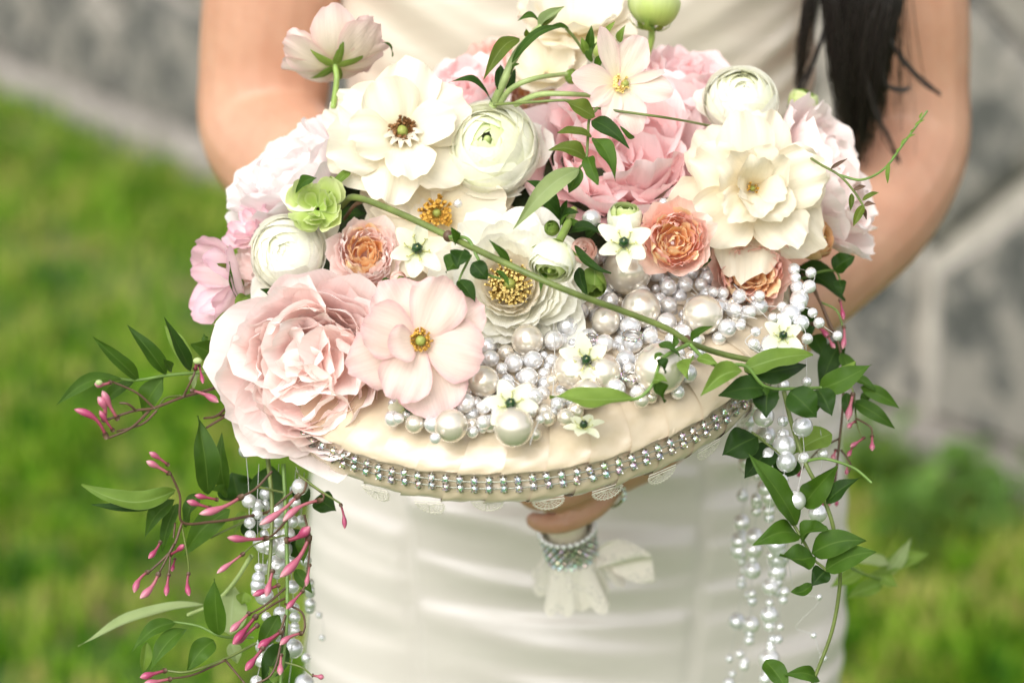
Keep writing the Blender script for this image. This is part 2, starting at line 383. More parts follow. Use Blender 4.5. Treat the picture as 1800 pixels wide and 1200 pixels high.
def limb(pts, rad, n=6, sides=18):
    p = spline(pts, n); r = np.interp(np.linspace(0, 1, len(p)), np.linspace(0, 1, len(rad)), rad); pieces.append(tube(p, r, sides))
# viewer's left arm: shoulder, elbow, wrist (hidden behind the flowers)
limb([PY(560, -330, 1.80), PY(510, -160, 1.80), PY(480, 0, 1.80), PY(466, 130, 1.80), PY(468, 235, 1.785), PY(545, 320, 1.72), PY(680, 410, 1.66), PY(800, 520, 1.60)],
     [.050, .052, .0495, .047, .046, .045, .036, .026])
limb([PY(800, 520, 1.60), PY(860, 590, 1.575), PY(900, 640, 1.56)], [.026, .034, .028])
# viewer's right arm
limb([PY(1470, -330, 1.80), PY(1545, -160, 1.80), PY(1580, 0, 1.80), PY(1588, 150, 1.80), PY(1586, 270, 1.785), PY(1520, 385, 1.73), PY(1370, 535, 1.655), PY(1190, 720, 1.575)],
     [.050, .052, .049, .0465, .046, .045, .038, .027])
# --- hand round the handle: axis from the cushion's underside to the handle's end
HT, HB = CU(15, -20, -112), P(1004, 968, 1.63)
HAX = unit(HB-HT)
def hnd(k): return HT+HAX*k
KH = np.linalg.norm(P(1000, 893, 1.61)-HT)
hx = unit(RT-HAX*np.dot(RT, HAX)); hy = unit(np.cross(HAX, hx)); hy = hy if np.dot(hy, FW) < 0 else -hy      # right; towards the viewer
def hp(k, a, r): return hnd(k)+(hx*math.cos(a)+hy*math.sin(a))*r
wr = PY(1190, 720, 1.575)
palm = [wr, (wr*.45+hp(KH-.03, -.35, .035)*.55), hp(KH-.028, -.5, .03)]
limb(palm, [.027, .031, .030])
# fingers: each leaves the palm at the right, crosses the front of the handle and curls to the left and behind
for i in range(4):
    k = KH-.062+.0195*i; rad = [.0088, .0092, .0088, .0075][i]; ln = [2.9, 3.15, 3.0, 2.7][i]
    angs = np.linspace(-.5, ln, 7); rr = [.034, .031, .027, .0245, .0235, .023, .0225]
    pieces.append(tube(spline([hp(k-(.010*(1-j/6.)), a, r) for j, (a, r) in enumerate(zip(angs, rr))], 4), np.interp(np.linspace(0, 1, 25), [0, .3, .55, .8, 1], [rad*1.15, rad*1.1, rad, rad*.95, rad*.7]), 10))
for k0 in (0,):                                                                                                  # thumb
    pieces.append(tube(spline([hp(KH-.055, -.6, .03), hp(KH-.06, -1.3, .031), hp(KH-.07, -2.1, .026), hp(KH-.078, -2.9, .0235)], 5), np.interp(np.linspace(0, 1, 16), [0, .5, 1], [.013, .0105, .008]), 10))
# the other hand steadies the cushion from below, behind the first
for i in range(4):
    q0 = PY(900, 640, 1.56); q1 = CU(-20+40*i, 60, -150); pieces.append(tube(spline([q0, q0*.4+q1*.6+np.array([0, 0, -.012]), q1], 5), np.linspace(.0105, .0075, 11), 10))
pieces.append(tube(spline([PY(880, 600, 1.56), CU(-120, 40, -150), CU(-110, 90, -140)], 5), np.linspace(.012, .0085, 11), 10))
bv, bf = join(*pieces)
tmp = obj('body', bv-PB, bf, None)
rm = tmp.modifiers.new('r', 'REMESH'); rm.mode = 'VOXEL'; rm.voxel_size = .003
sm_ = tmp.modifiers.new('s', 'SMOOTH'); sm_.iterations = 3; sm_.factor = .5
dg = bpy.context.evaluated_depsgraph_get()
bm_ = bpy.data.meshes.new_from_object(tmp.evaluated_get(dg)); bpy.data.objects.remove(tmp)
bm_.name = 'body'; bm_.materials.clear(); bm_.materials.append(m_skin)
bm_.polygons.foreach_set('use_smooth', np.ones(len(bm_.polygons), bool))
link('body', bm_, person)

# --- dress
m_satin, t, b, o_ = newmat('dress_satin')
tc = N(t, 'ShaderNodeTexCoord'); mp = N(t, 'ShaderNodeMapping'); mp.inputs['Scale'].default_value = (1, 1, 3.0); t.links.new(tc.outputs['Object'], mp.inputs[0])
n1 = noise(t, 14, 4, mp.outputs[0]); n2 = noise(t, 900, 2, tc.outputs['Object'])
sz = N(t, 'ShaderNodeSeparateXYZ'); t.links.new(tc.outputs['Object'], sz.inputs[0])
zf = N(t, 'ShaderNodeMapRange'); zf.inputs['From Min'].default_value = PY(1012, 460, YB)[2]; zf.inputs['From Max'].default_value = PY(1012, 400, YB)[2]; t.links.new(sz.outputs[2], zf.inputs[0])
t.links.new(mixc(t, zf.outputs[0], ramp(t, n1.outputs[0], [(.3, (.62, .57, .525)), (.7, (.68, .63, .58))]), ramp(t, n1.outputs[0], [(.3, (.58, .51, .41)), (.7, (.63, .565, .465))])), b.inputs['Base Color'])  # bodice blends to a warmer tone by height: warmer light put into the colour
b.inputs['Roughness'].default_value = .27; b.inputs['Specular IOR Level'].default_value = .9; b.inputs['Sheen Weight'].default_value = .25; b.inputs['Anisotropic'].default_value = .5
bump(t, b, n1.outputs[0], .25, .006)
nth, nz = 260, 420
zz = np.linspace(.02, rz[-1], nz); th = np.linspace(0, 2*math.pi, nth, endpoint=False)
TH, Z = np.meshgrid(th, zz, indexing='ij')
w_, c_ = ring_at(Z)
k = np.ones(9)/9
X = np.sin(TH)*w_; 
front = np.clip(-(-np.cos(TH)), 0, 1)            # theta 0 faces the viewer
disp = np.zeros_like(Z)
ZH = PY(1012, 430, YB)[2]
sk = 1-sm(Z, ZH-.03, ZH+.03)
r2 = np.random.default_rng(12)
seams = (-.108, .083)
sx1 = -.108+(ZH-.2-Z)*.09-.012; sx2 = .083-(ZH-.2-Z)*.05
pan = [(-.4, sx1), (sx1, sx2), (sx2, .4)]
for pi_, (a0, a1) in enumerate(pan):
    msk = sm(X, a0-.004, a0+.012)*(1-sm(X, a1-.012, a1+.004)) if pi_ else (1-sm(X, a1-.012, a1+.004))
    if pi_ == 2: msk = sm(X, a0-.004, a0+.012)
    zc = .52
    while zc < ZH:
        zc += r2.uniform(.016, .036)
        sl = r2.normal(-.07, .05)*(1 if pi_ < 2 else -.5); wd = r2.uniform(.004, .0095); am = r2.uniform(.005, .0125)*(.5 if pi_ == 0 else 1); xm = [-.15, -.01, .13][pi_]+r2.normal(0, .03); xw = r2.uniform(.06, .13); cv_ = r2.normal(.25, .3)
        u = (Z-zc-sl*(X-xm)-cv_*(X-xm)**2)/wd
        disp += sk*msk*am*np.where(u > 0, np.exp(-u*u), np.exp(-(u*.4)**2))*np.exp(-((X-xm)/xw)**2)
    if pi_ < 2: disp += -sk*.0030*np.exp(-((X-a1)/.0022)**2)+sk*.0022*np.exp(-((X-a1-.005)/.003)**2)
bo = sm(Z, ZH-.03, ZH+.03)
for i in range(26):                              # draped bodice: soft pleats crossing from both sides
    z0 = ZH+.0125*i; side = 1 if i % 2 else -1; sl = side*(.33+r2.normal(0, .06))*-1; wd = r2.uniform(.007, .012); am = r2.uniform(.0035, .007)
    u = (Z-z0-sl*(X+side*.04)-1.2*X*X)/wd
    fade = sm(-side*X, -.10, .03) if True else 1
    disp += bo*am*fade*np.where(u > 0, np.exp(-u*u), np.exp(-(u*.45)**2))
front_y = -np.cos(TH)
prof = .62+.05*np.exp(-((Z-(rz[-1]-.10))/.07)**2)*np.clip(np.cos(TH), 0, 1)
disp = disp*np.clip(.25+np.cos(TH)*1.1, .12, 1); rad = 1+disp/np.maximum(w_, .05)
vx = XC-PB[0]+c_+np.sin(TH)*w_*rad; vy = front_y*w_*prof*rad
dv = np.stack([vx, vy, Z], -1).reshape(-1, 3)
df = grid_faces(nth, nz, 0, True).tolist()
# lower hem flare in vertical folds is out of view; close the top with a turned-in edge
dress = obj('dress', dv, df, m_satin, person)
# --- hair: a long dark lock in front of the shoulder, plus the rest on the head
m_hair, t, b, o_ = newmat('hair'); b.inputs['Base Color'].default_value = (.012, .008, .007, 1); b.inputs['Roughness'].default_value = .32; b.inputs['Specular IOR Level'].default_value = .6
r3 = np.random.default_rng(5); hs_ = []
for i in range(1100):
    g_ = r3.random()
    if g_ < .84: x0 = r3.uniform(1432, 1592); lk = r3.integers(0, 5); x1 = [1482, 1500, 1512, 1528, 1545][lk]+r3.normal(0, 4)+(x0-1512)*.12; ye = r3.triangular(70, [225, 285, 290, 250, 170][lk], [262, 300, 310, 270, 220][lk])
    elif g_ < .94: x0 = r3.uniform(1418, 1446); x1 = r3.normal(1402, 4); ye = r3.uniform(90, 195)
    else: x0 = r3.uniform(1500, 1590); x1 = x0+r3.normal(-10, 25); ye = r3.uniform(150, 280)
    yy = np.array([-330, -180, -60, ye*.35, ye*.7, ye]); tt = (yy+60)/(ye+60); tt = np.clip(tt, 0, 1)
    xx = x0+(x1-x0)*tt**1.15+r3.normal(0, 2, 6); xx[0] = 1330+.5*(x0-1420); xx[1] = 1395+.72*(x0-1420)
    yd = 1.675+r3.uniform(0, .022); Yd = np.array([yd+.07, yd+.02, yd, yd, yd+.004, yd+.008+r3.uniform(0, .01)])
    pts = spline([PY(a, c, d) for a, c, d in zip(xx, yy, Yd)], 4)
    hs_.append(tube(pts, np.linspace(1, .35, len(pts))*r3.uniform(.00035, .0008), 4, False))
for (a, bb) in [([(1560, 60), (1590, 110), (1625, 145), (1652, 166)], 0), ([(1520, 120), (1535, 190), (1560, 240), (1582, 285)], 0), ([(1545, 90), (1560, 150), (1590, 160), (1600, 155)], 0), ([(1455, 40), (1430, 110), (1405, 160), (1388, 190)], 0)]:
    for k_ in range(9):
        q = [PY(x+r3.normal(0, 3), y+r3.normal(0, 3), 1.68) for x, y in a]; pts = spline(q, 5); hs_.append(tube(pts, np.linspace(.0007, .0003, len(pts)), 4, False))
hvv, hff = join(*hs_)
hair = obj('hair', hvv-PB, hff, m_hair, person)
cap, capf = ball(28, 18); cap = cap*np.array([.084, .102, .118]); keep = (cap[:, 1] > -.04) | (cap[:, 2] > .07)
capf = [q for q in capf if all(keep[a] for a in q)]
cap2 = cap.copy(); low = (cap[:, 1] > .0); cap2[low & (cap[:, 2] < 0), 2] *= 2.2
obj('hair_crown', cap2+hc+(0, .006, .008)-PB, capf, m_hair, person)

# ================================================================== THE CUSHION (satin pad, crystal trim, lace, handle)
m_cush, t, b, o_ = newmat('cushion_satin')
tc = N(t, 'ShaderNodeTexCoord'); uvn = N(t, 'ShaderNodeUVMap'); mp = N(t, 'ShaderNodeMapping'); mp.inputs['Scale'].default_value = (2.2, 14, 1); t.links.new(uvn.outputs[0], mp.inputs[0])
oi = N(t, 'ShaderNodeObjectInfo'); t.links.new(oi.outputs['Random'], mp.inputs['Location'])
n1 = noise(t, 1.0, 4, mp.outputs[0]); n2 = noise(t, 60, 3, tc.outputs['Object'])
t.links.new(ramp(t, n1.outputs[0], [(.3, (.55, .445, .31)), (.7, (.62, .515, .375))]), b.inputs['Base Color'])
b.inputs['Roughness'].default_value = .24; b.inputs['Specular IOR Level'].default_value = .8; b.inputs['Anisotropic'].default_value = .6; b.inputs['Sheen Weight'].default_value = .2
bump(t, b, math_(t, 'ADD', n1.outputs[0], math_(t, 'MULTIPLY', n2.outputs[0], .25)), .2, .0015)
m_silver = simple('silver_setting', (.50, .48, .45), .3, .3, 900, 1.0)
m_gem, t, b, o_ = newmat('crystal')
ge = N(t, 'ShaderNodeNewGeometry'); oi = N(t, 'ShaderNodeObjectInfo'); vm_ = N(t, 'ShaderNodeVectorMath', operation='MULTIPLY_ADD')
t.links.new(ge.outputs['True Normal'], vm_.inputs[0]); vm_.inputs[1].default_value = (2.6, 2.6, 2.6); t.links.new(oi.outputs['Random'], vm_.inputs[2])
nz_ = noise(t, 1.7, 1, vm_.outputs[0])
hh = N(t, 'ShaderNodeCombineColor', mode='HSV'); t.links.new(math_(t, 'FRACT', math_(t, 'ADD', math_(t, 'MULTIPLY', nz_.outputs[0], 2.6), oi.outputs['Random'])), hh.inputs[0]); hh.inputs[1].default_value = .40; hh.inputs[2].default_value = 1.0
t.links.new(hh.outputs[0], b.inputs['Base Color']); b.inputs['Metallic'].default_value = .85; b.inputs['Roughness'].default_value = .06; b.inputs['Coat Weight'].default_value = 1
m_wire = simple('trim_wire', (.34, .34, .28), .35, .2, 500, .7)
m_lace = simple('lace_thread', (.72, .68, .58), .8, .08, 500)
CUSH = empty('bouquet_cushion', CU(0, 0, -112), 'round cream satin cushion with a crystal trim and a handle below', 'cushion')
CB0 = np.array(CUSH.location)
prof_pts = np.array([(40, 8), (200, 10), (330, 12), (400, 8), (445, -4), (474, -22), (484, -38), (478, -47), (480, -60), (488, -74), (487, -92), (474, -106), (440, -114), (300, -118), (60, -120)], float)
pf = spline(prof_pts, 4); npf = len(pf); NW = 42
r4 = np.random.default_rng(3)
for i in range(NW):
    a0 = 2*math.pi*i/NW; da = 2*math.pi/NW*1.16; nu = 9
    U, K = np.meshgrid(np.linspace(0, 1, nu), np.arange(npf), indexing='ij'); Pq = K/(npf-1)
    ang = a0+U*da+.22*(Pq-.35)
    r = pf[K, 0]; hh_ = pf[K, 1].copy()
    rim = np.exp(-((r-470)/60)**2)
    ph = r4.uniform(0, 6.28, 6); wr_ = sum(np.sin(2*math.pi*(Pq*[3, 7, 11][q]+U*[.8, 1.5, 2.3][q]*(-1)**q)+ph[q])*[2.4, 1.6, .9][q] for q in range(3))
    puff = 2.0*np.sin(math.pi*U)*rim+wr_*.42*rim+wr_*.06
    lift = 3.2*(1-U)
    nrm = np.gradient(pf, axis=0); nrm = np.stack([-nrm[:, 1], nrm[:, 0]], -1); nrm /= np.linalg.norm(nrm, axis=1)[:, None]; nrm *= -1
    outw = (puff+lift)
    pr = r+nrm[K, 0]*outw; phh = hh_+nrm[K, 1]*outw
    v = CO+S*((pr*np.cos(ang))[..., None]*CA+(pr*np.sin(ang))[..., None]*CB+phh[..., None]*CN)
    obj('ribbon_wrap', (v-CB0).reshape(-1, 3), grid_faces(nu, npf), m_cush, CUSH, uv=np.stack([U, Pq], -1).reshape(-1, 2))
# crystal trim: settings of two cups each, each with two stones
def gem_mesh(r):
    v = []; n = 6
    for k, (rr, z) in enumerate([(.5, .62), (.86, .38), (1, .1), (.6, -.4)]):
        for i in range(n): q = 2*math.pi*(i+.5*(k % 2))/n; v.append((rr*math.cos(q)*r, rr*math.sin(q)*r, z*r))
    f = [list(range(n))]
    for k in range(3):
        for i in range(n):
            a, c, d, e = k*n+i, k*n+(i+1) % n, (k+1)*n+i, (k+1)*n+(i+1) % n
            f += ([[a, d, c], [c, d, e]] if k % 2 == 0 else [[a, d, e], [a, e, c]])
    return mesh('gem', v, f, m_gem, smooth=False)
GM = gem_mesh(5.6*S)
def cupbox():
    out = []
    for dy in (-7.2, 7.2):
        w = 5.0*S; d0, d1 = -3*S, 2*S; cy = dy*S
        v = [(x*w, cy+y*w, z) for z in (d0, d1) for x, y in ((-1, -1), (1, -1), (1, 1), (-1, 1))]
        out.append((v, [[3, 2, 1, 0], [4, 5, 6, 7], [0, 1, 5, 4], [1, 2, 6, 5], [2, 3, 7, 6], [3, 0, 4, 7]]))
        for x in (-1, 1):
            for y in (-1, 1): out.append(tube([(x*w*.9, cy+y*w*.9, d0), (x*w*.92, cy+y*w*.92, d1+2*S), (x*w*.6, cy+y*w*.6, d1+4.5*S)], [1.5*S, 1.5*S, 1.1*S], 5))
    out.append(tube([(0, -16*S, -1*S), (0, 16*S, -1*S)], 2*S, 5))
    v, f = join(*out); return mesh('crystal_setting', v, f, m_silver, smooth=False)
SM = cupbox()
NG = 128
for i in range(NG):
    q = 2*math.pi*i/NG+.01; er = CA*math.cos(q)+CB*math.sin(q); et = -CA*math.sin(q)+CB*math.cos(q); z = unit(er*.93+CN*.25); y = unit(np.cross(z, et)); y = y if np.dot(y, CN) > 0 else -y
    x = np.cross(y, z); tl = r4.normal(0, .10); x, y = x*math.cos(tl)+y*math.sin(tl), y*math.cos(tl)-x*math.sin(tl)
    R3 = np.stack([x, y, z], 1)
    e = link('crystal_setting', SM, CUSH); e.matrix_local = mat4(R3, CO+S*(er*489+CN*(-55+r4.normal(0, 1)))-CB0)
    for dy in (-7.2, 7.2):
        g = link('gem', GM, e); g.location = (0, dy*S, 2.2*S); g.rotation_euler = (r4.normal(0, .12), r4.normal(0, .12), r4.uniform(0, 6))
for hh0 in (-48, -62):
    q = np.linspace(0, 2*math.pi, 161); pts = CO+S*(490*np.cos(q)[:, None]*CA+490*np.sin(q)[:, None]*CB+hh0*CN); v, f = tube(pts-CB0, 1.4*S, 5, False); obj('trim_wire', v, f, m_wire, CUSH)
# lace scallops under the rim
def scallop(r):
    o = []; th = np.linspace(0, math.pi, 15)
    for k in (.4, .62, .8, 1.0): o.append(tube(np.stack([r*k*np.cos(th), -r*k*np.sin(th), 0*th], -1), r*.022 if k < 1 else r*.035, 5, False))
    for q in np.linspace(.2, math.pi-.2, 9): o.append(tube([(r*.2*math.cos(q), -r*.2*math.sin(q), 0), (r*1.02*math.cos(q), -r*1.02*math.sin(q), 0)], r*.03, 4, False))
    for q in np.linspace(.1, math.pi-.1, 13):
        tt = np.linspace(0, 2*math.pi, 7); o.append(tube(np.stack([r*1.07*math.cos(q)+r*.08*np.cos(tt), -r*1.07*math.sin(q)+r*.08*np.sin(tt), 0*tt], -1), r*.028, 4, False))
    o.append(tube([(-r*1.1, 0, 0), (r*1.1, 0, 0)], r*.05, 4, False)); o.append(tube([(-r*1.1, r*.25, 0), (r*1.1, r*.25, 0)], r*.05, 4, False))
    v, f = join(*o); return mesh('lace_scallop', v, f, m_lace)
SCM = scallop(24*S)
for i in range(30):
    q = 2*math.pi*i/30+.07; er = CA*math.cos(q)+CB*math.sin(q); et = -CA*math.sin(q)+CB*math.cos(q)
    y = unit(CN+er*.25+et*r4.normal(0, .12)); z = unit(np.cross(et, y)); x = np.cross(y, z)
    e = link('lace_scallop', SCM, CUSH); e.matrix_local = mat4(np.stack([x, y, z], 1), CO+S*(er*478+CN*(-106+r4.normal(0, 4)))-CB0)
# handle with pearl collar, crystal rows and lace ruffle
m_ivory_wrap = simple('handle_satin', (.70, .62, .48), .35, .06, 80)
v, f = tube([HT+HAX*(-.004), HT+HAX*.03, hnd(KH), HB, HB+HAX*.008], [.0125, .012, .0125, .0135, .008], 20); obj('handle', v-CB0, f, m_ivory_wrap, CUSH)
def pearl_mat(name, c, tint, rough=.07):
    m, t, b, o = newmat(name); tc = N(t, 'ShaderNodeTexCoord'); oi = N(t, 'ShaderNodeObjectInfo'); n = noise(t, 3, 3, tc.outputs['Object'])
    lw = N(t, 'ShaderNodeLayerWeight'); lw.inputs['Blend'].default_value = .35
    cc = mixc(t, math_(t, 'MULTIPLY', oi.outputs['Random'], .5), c, tint); cc = mixc(t, math_(t, 'MULTIPLY', n.outputs[0], .3), cc, [x*.92 for x in c])
    t.links.new(cc, b.inputs['Base Color']); b.inputs['Metallic'].default_value = .55; b.inputs['Roughness'].default_value = .26; b.inputs['Specular IOR Level'].default_value = .9
    b.inputs['Coat Weight'].default_value = 1; b.inputs['Coat Roughness'].default_value = rough; b.inputs['Coat IOR'].default_value = 1.6
    b.inputs['Sheen Weight'].default_value = .1; return m
m_pivory = pearl_mat('ivory_pearl', (.76, .69, .57), (.82, .765, .67)); m_pwhite = pearl_mat('white_pearl', (.84, .84, .85), (.86, .83, .79))
m_pclear = pearl_mat('pale_pearl', (.74, .75, .77), (.80, .80, .82))
bvv, bff = ball(28, 18)
def drilled(v):                                    # a small dimple where the bead's hole is
    v = v.copy(); d = np.arccos(np.clip(v[:, 2], -1, 1)); v *= (1-.16*np.exp(-(d/.11)**2))[:, None]; return v
PM = {k: mesh('pearl', drilled(bvv), bff, m) for k, m in (('i', m_pivory), ('w', m_pwhite), ('c', m_pclear))}
b2, f2 = ball(14, 10); PS = mesh('pearl', b2, f2, m_pwhite); PSC = mesh('pearl', b2, f2, m_pclear)
KC = KH+.017
for i in range(26):
    q = 2*math.pi*i/26; o = link('collar_pearl', PS, CUSH); o.location = Vector(hp(KC, q, .0175)-CB0); o.scale = (.0021,)*3
v, f = tube([hnd(KC+.003), hnd(KC+.012), hnd(KC+.0215)], [.0168, .0168, .0165], 24); obj('collar_band', v-CB0, f, simple('collar_metal', (.40, .38, .35), .35, .3, 600, .8), CUSH)
for r_ in range(7):
    for i in range(24):
        q = 2*math.pi*(i+.5*(r_ % 2))/24; p = hp(KC+.0042+.0026*r_, q, .0178-.0002*r_); er = unit(p-hnd(KC+.0042+.0026*r_))
        o = link('collar_crystal', GM, CUSH); o.matrix_local = mat4(frame(er, r4.uniform(0, 6))*.72, p-CB0)
m_lacec, t, b, o_ = newmat('lace_cloth')
uvn = N(t, 'ShaderNodeUVMap'); vo = N(t, 'ShaderNodeTexVoronoi', feature='DISTANCE_TO_EDGE'); vo.inputs['Scale'].default_value = 26; t.links.new(uvn.outputs[0], vo.inputs['Vector'])
nn = noise(t, 4, 2, uvn.outputs[0]); b.inputs['Base Color'].default_value = (.80, .74, .66, 1); b.inputs['Roughness'].default_value = .85
al = math_(t, 'MAXIMUM', math_(t, 'LESS_THAN', vo.outputs['Distance'], .07), math_(t, 'MULTIPLY', math_(t, 'GREATER_THAN', nn.outputs[0], .45), .95)); al = math_(t, 'MAXIMUM', al, .70)
t.links.new(al, b.inputs['Alpha'])
def ruffle(a0, a1, L, flare, nfold, seed, name='lace_ruffle'):
    rr = np.random.default_rng(seed); A, T = np.meshgrid(np.linspace(a0, a1, 61), np.linspace(0, 1, 15), indexing='ij')
    wv = np.sin(nfold*A+rr.uniform(0, 6))+.5*np.sin(nfold*1.7*A+rr.uniform(0, 6)); edge = .82+.18*np.abs(np.sin(nfold*1.5*A))
    r = .0165+T*flare*(1+.55*wv)+.002*T; kk = KC+.0205+T*L*edge
    v = (HT+HAX*kk[..., None])+(hx*np.cos(A)[..., None]+hy*np.sin(A)[..., None])*r[..., None]
    obj(name, (v-CB0).reshape(-1, 3), grid_faces(61, 15), m_lacec, CUSH, uv=np.stack([A/3, T*.4], -1).reshape(-1, 2))
ruffle(.4, 3.6, .030, .007, 5, 1); ruffle(3.4, 6.7, .026, .009, 5, 2)
# lace tails of the ruffle: one wide lobe to the right
A, T = np.meshgrid(np.linspace(-1, 1, 21), np.linspace(0, 1, 15), indexing='ij')
p0 = hnd(KC+.017); v = p0+hx*(.012+T*.038)[..., None]+HAX*((A*.013*(.6+.5*np.sin(T*2.4)))+.010*T*T+.006)[..., None]+hy*(.004*np.sin(A*4+T*5)+.006)[..., None]
obj('lace_ruffle', (v-CB0).reshape(-1, 3), grid_faces(21, 15), m_lacec, CUSH, uv=np.stack([A*.25, T*.5], -1).reshape(-1, 2))
# dark green floral foam under the blooms
m_foam = simple('foam', (.035, .055, .02), .9, .4, 300, bmp=.6)
fv, ff_ = ball(36, 20)
def dome(u, v, ru, rv, rh):
    q = fv*np.array([ru, rv, rh]); q[:, 2] = np.maximum(q[:, 2], -2)
    return CO+S*((q[:, 0]+u)[:, None]*CA+(q[:, 1]+v)[:, None]*CB+(q[:, 2]+6)[:, None]*CN)-CB0
obj('floral_foam', dome(20, -215, 400, 190, 190), ff_, m_foam, CUSH); obj('floral_foam', dome(-320, -10, 110, 120, 40), ff_, m_foam, CUSH)
# ring on the hand
m_ring = simple('ring_metal', (.55, .52, .48), .2, .1, 900, 1.0)
RING = hp(KH-.0035-.0083, .22, .0300); rg = empty('ring', RING, 'silver crystal ring on the hand under the cushion', 'ring')
th = np.linspace(0, 2*math.pi, 25); ax = unit(-hx*math.sin(.22)+hy*math.cos(.22)); e1 = unit(HAX-ax*np.dot(HAX, ax)); e2 = np.cross(ax, e1)
v, f = tube(np.cos(th)[:, None]*e1*.0105+np.sin(th)[:, None]*e2*.0105, .0011, 6, False); obj('band', v, f, m_ring, rg)
for i in range(7):
    q = 2*math.pi*i/6; off = ((-e2 if np.dot(e2, hx) < 0 else e2)*.011*1+ (0 if i == 6 else 1)*(e1*math.cos(q)+ax*math.sin(q))*.0036); o = link('stone', GM, rg); o.matrix_local = mat4(frame(e2, 0)*(.9 if i < 6 else 1.2), off)

# ================================================================== PEARLS HEAPED ON THE CUSHION
BIG = [(1103, 475, 44, 'i', 'large ivory pearl under the star flower by the green bud'), (1127, 542, 35, 'i', 'large ivory pearl the long vine crosses at mid span'), (1235, 553, 36, 'i', 'large ivory pearl farthest right in the heap, above the vine'),
       (1065, 564, 26, 'i', 'ivory pearl just under the vine beside the white ruffled bloom'), (1008, 650, 36, 'i', 'large ivory pearl behind the star flower at the heap centre'), (1060, 655, 33, 'i', 'large ivory pearl to the right of the central star flower'),
       (1160, 648, 46, 'i', 'largest ivory pearl, low on the right under the vine fork'), (850, 670, 28, 'i', 'ivory pearl touching the blush open bloom on its right'), (927, 598, 29, 'i', 'ivory pearl right below the white bloom with yellow stamens'),
       (793, 748, 30, 'i', 'warm ivory pearl at the front edge left of the star flowers'), (903, 750, 36, 'i', 'large ivory pearl under the frontmost star flower'), (1033, 692, 28, 'i', 'ivory pearl just above the long lying leaf')]
MED = [(1108, 574, 19), (1112, 603, 18), (973, 598, 18), (997, 573, 19), (1017, 547, 18), (1073, 528, 15), (1175, 537, 16), (1153, 480, 16), (1175, 505, 15), (1233, 500, 12), (1253, 513, 10), (1278, 577, 17), (1302, 572, 9), (1328, 583, 9), (1352, 620, 16), (1143, 590, 14), (1172, 567, 18),
       (928, 663, 18), (903, 638, 17), (937, 633, 17), (890, 683, 17), (882, 647, 10), (863, 630, 15), (818, 708, 18), (850, 715, 13), (940, 697, 16), (1082, 683, 18), (1050, 695, 8), (993, 697, 10), (970, 668, 10), (1127, 703, 14), (995, 733, 16), (1063, 603, 16), (1100, 633, 18), (1105, 647, 11), (1112, 670, 13), (850, 742, 13), (950, 737, 8),
       (1205, 500, 14), (1190, 470, 13), (1215, 478, 14), (1245, 488, 15), (1130, 515, 14), (1200, 585, 16), (1220, 600, 14), (1262, 540, 15), (1290, 545, 14), (1318, 548, 12), (1300, 520, 13), (1335, 520, 10), (1270, 515, 12), (1325, 605, 11), (1230, 620, 12), (740, 725, 12), (700, 735, 10), (765, 770, 10), (1040, 385, 17), (805, 358, 8), (1166, 356, 8), (1178, 352, 6)]
r5 = np.random.default_rng(21)
placed = []
MARKS = [((1103, 475), 'the large pearl under the green bud'), ((1127, 542), 'the large pearl at mid vine'), ((1235, 553), 'the rightmost large pearl'), ((1030, 635), 'the central star flower'), ((1160, 648), 'the largest pearl'), ((850, 670), 'the blush open bloom'), ((927, 598), 'the white bloom with golden stamens'), ((897, 712), 'the frontmost star flower'), ((1320, 500), 'the pinkish peach rose'), ((793, 748), 'the warm ivory pearl at the front'), ((1345, 600), 'the right star flower'), ((1065, 564), 'the ivory pearl under the vine'), ((1026, 735), 'the long lying leaf'), ((720, 720), 'the half covered star flower')]
def plabel(x, y, r, k):
    q = min(MARKS, key=lambda q: (q[0][0]-x)**2+(q[0][1]-y)**2); m = q[1]; dx, dy = x-q[0][0], y-q[0][1]
    rel = ('right of ' if dx > 0 else 'left of ') if abs(dx) > 2*abs(dy) else ('above ' if dy < 0 else 'below ') if abs(dy) > 2*abs(dx) else ('up' if dy < 0 else 'down')+(' and right of ' if dx > 0 else ' and left of ')
    return {'w': 'white', 'c': 'silvery', 'i': 'ivory'}[k]+(' medium pearl' if r >= 12 else ' small bead')+' just '+rel+m
def put_pearl(x, y, r, k, lab, grp, lift=0, name='pearl', pos=None):
    p = onp(x, y, r+10+lift) if pos is None else pos
    o = link(name, PM[k]); o.location = Vector(p); rr = r*np.dot(p-CAM, FW)/FPX; o.scale = (rr,)*3
    z = unit(V3(r5.normal(0, 1), r5.normal(0, 1)+.6, r5.normal(0, .7)+.5)); o.rotation_euler = Matrix(frame(z).tolist()).to_euler()
    tag(o, lab, 'pearl', grp); placed.append((p, rr)); return o
for x, y, r, k, lab in BIG: put_pearl(x, y, r, k, lab, 'large ivory pearls on the cushion')
FLOAT = {(1040, 385): (1.455, 'white pearl between the pink bloom and the green buds'), (805, 358): (1.468, 'tiny pearl lying on the cream petal under the white bloom'), (1166, 356): (1.455, 'tiny pearl at the lower rim of the central pink bloom'), (1178, 352): (1.475, 'tiny pearl in the gap beside the cream bloom')}
for x, y, r in MED:
    k = 'w' if (x*7+y*3) % 5 < 2 else 'c' if (x+y) % 3 else 'i'
    if (x, y) in FLOAT: put_pearl(x, y, r, 'w', FLOAT[(x, y)][1], None, pos=P(x, y, FLOAT[(x, y)][0]))
    elif r >= 12: put_pearl(x, y, r, k, plabel(x, y, r, k), 'medium pearls heaped on the cushion', lift=max(0, 18-r)+r5.uniform(0, 6))
    else: put_pearl(x, y, r, k, plabel(x, y, r, k), 'small beads on the cushion', lift=22)
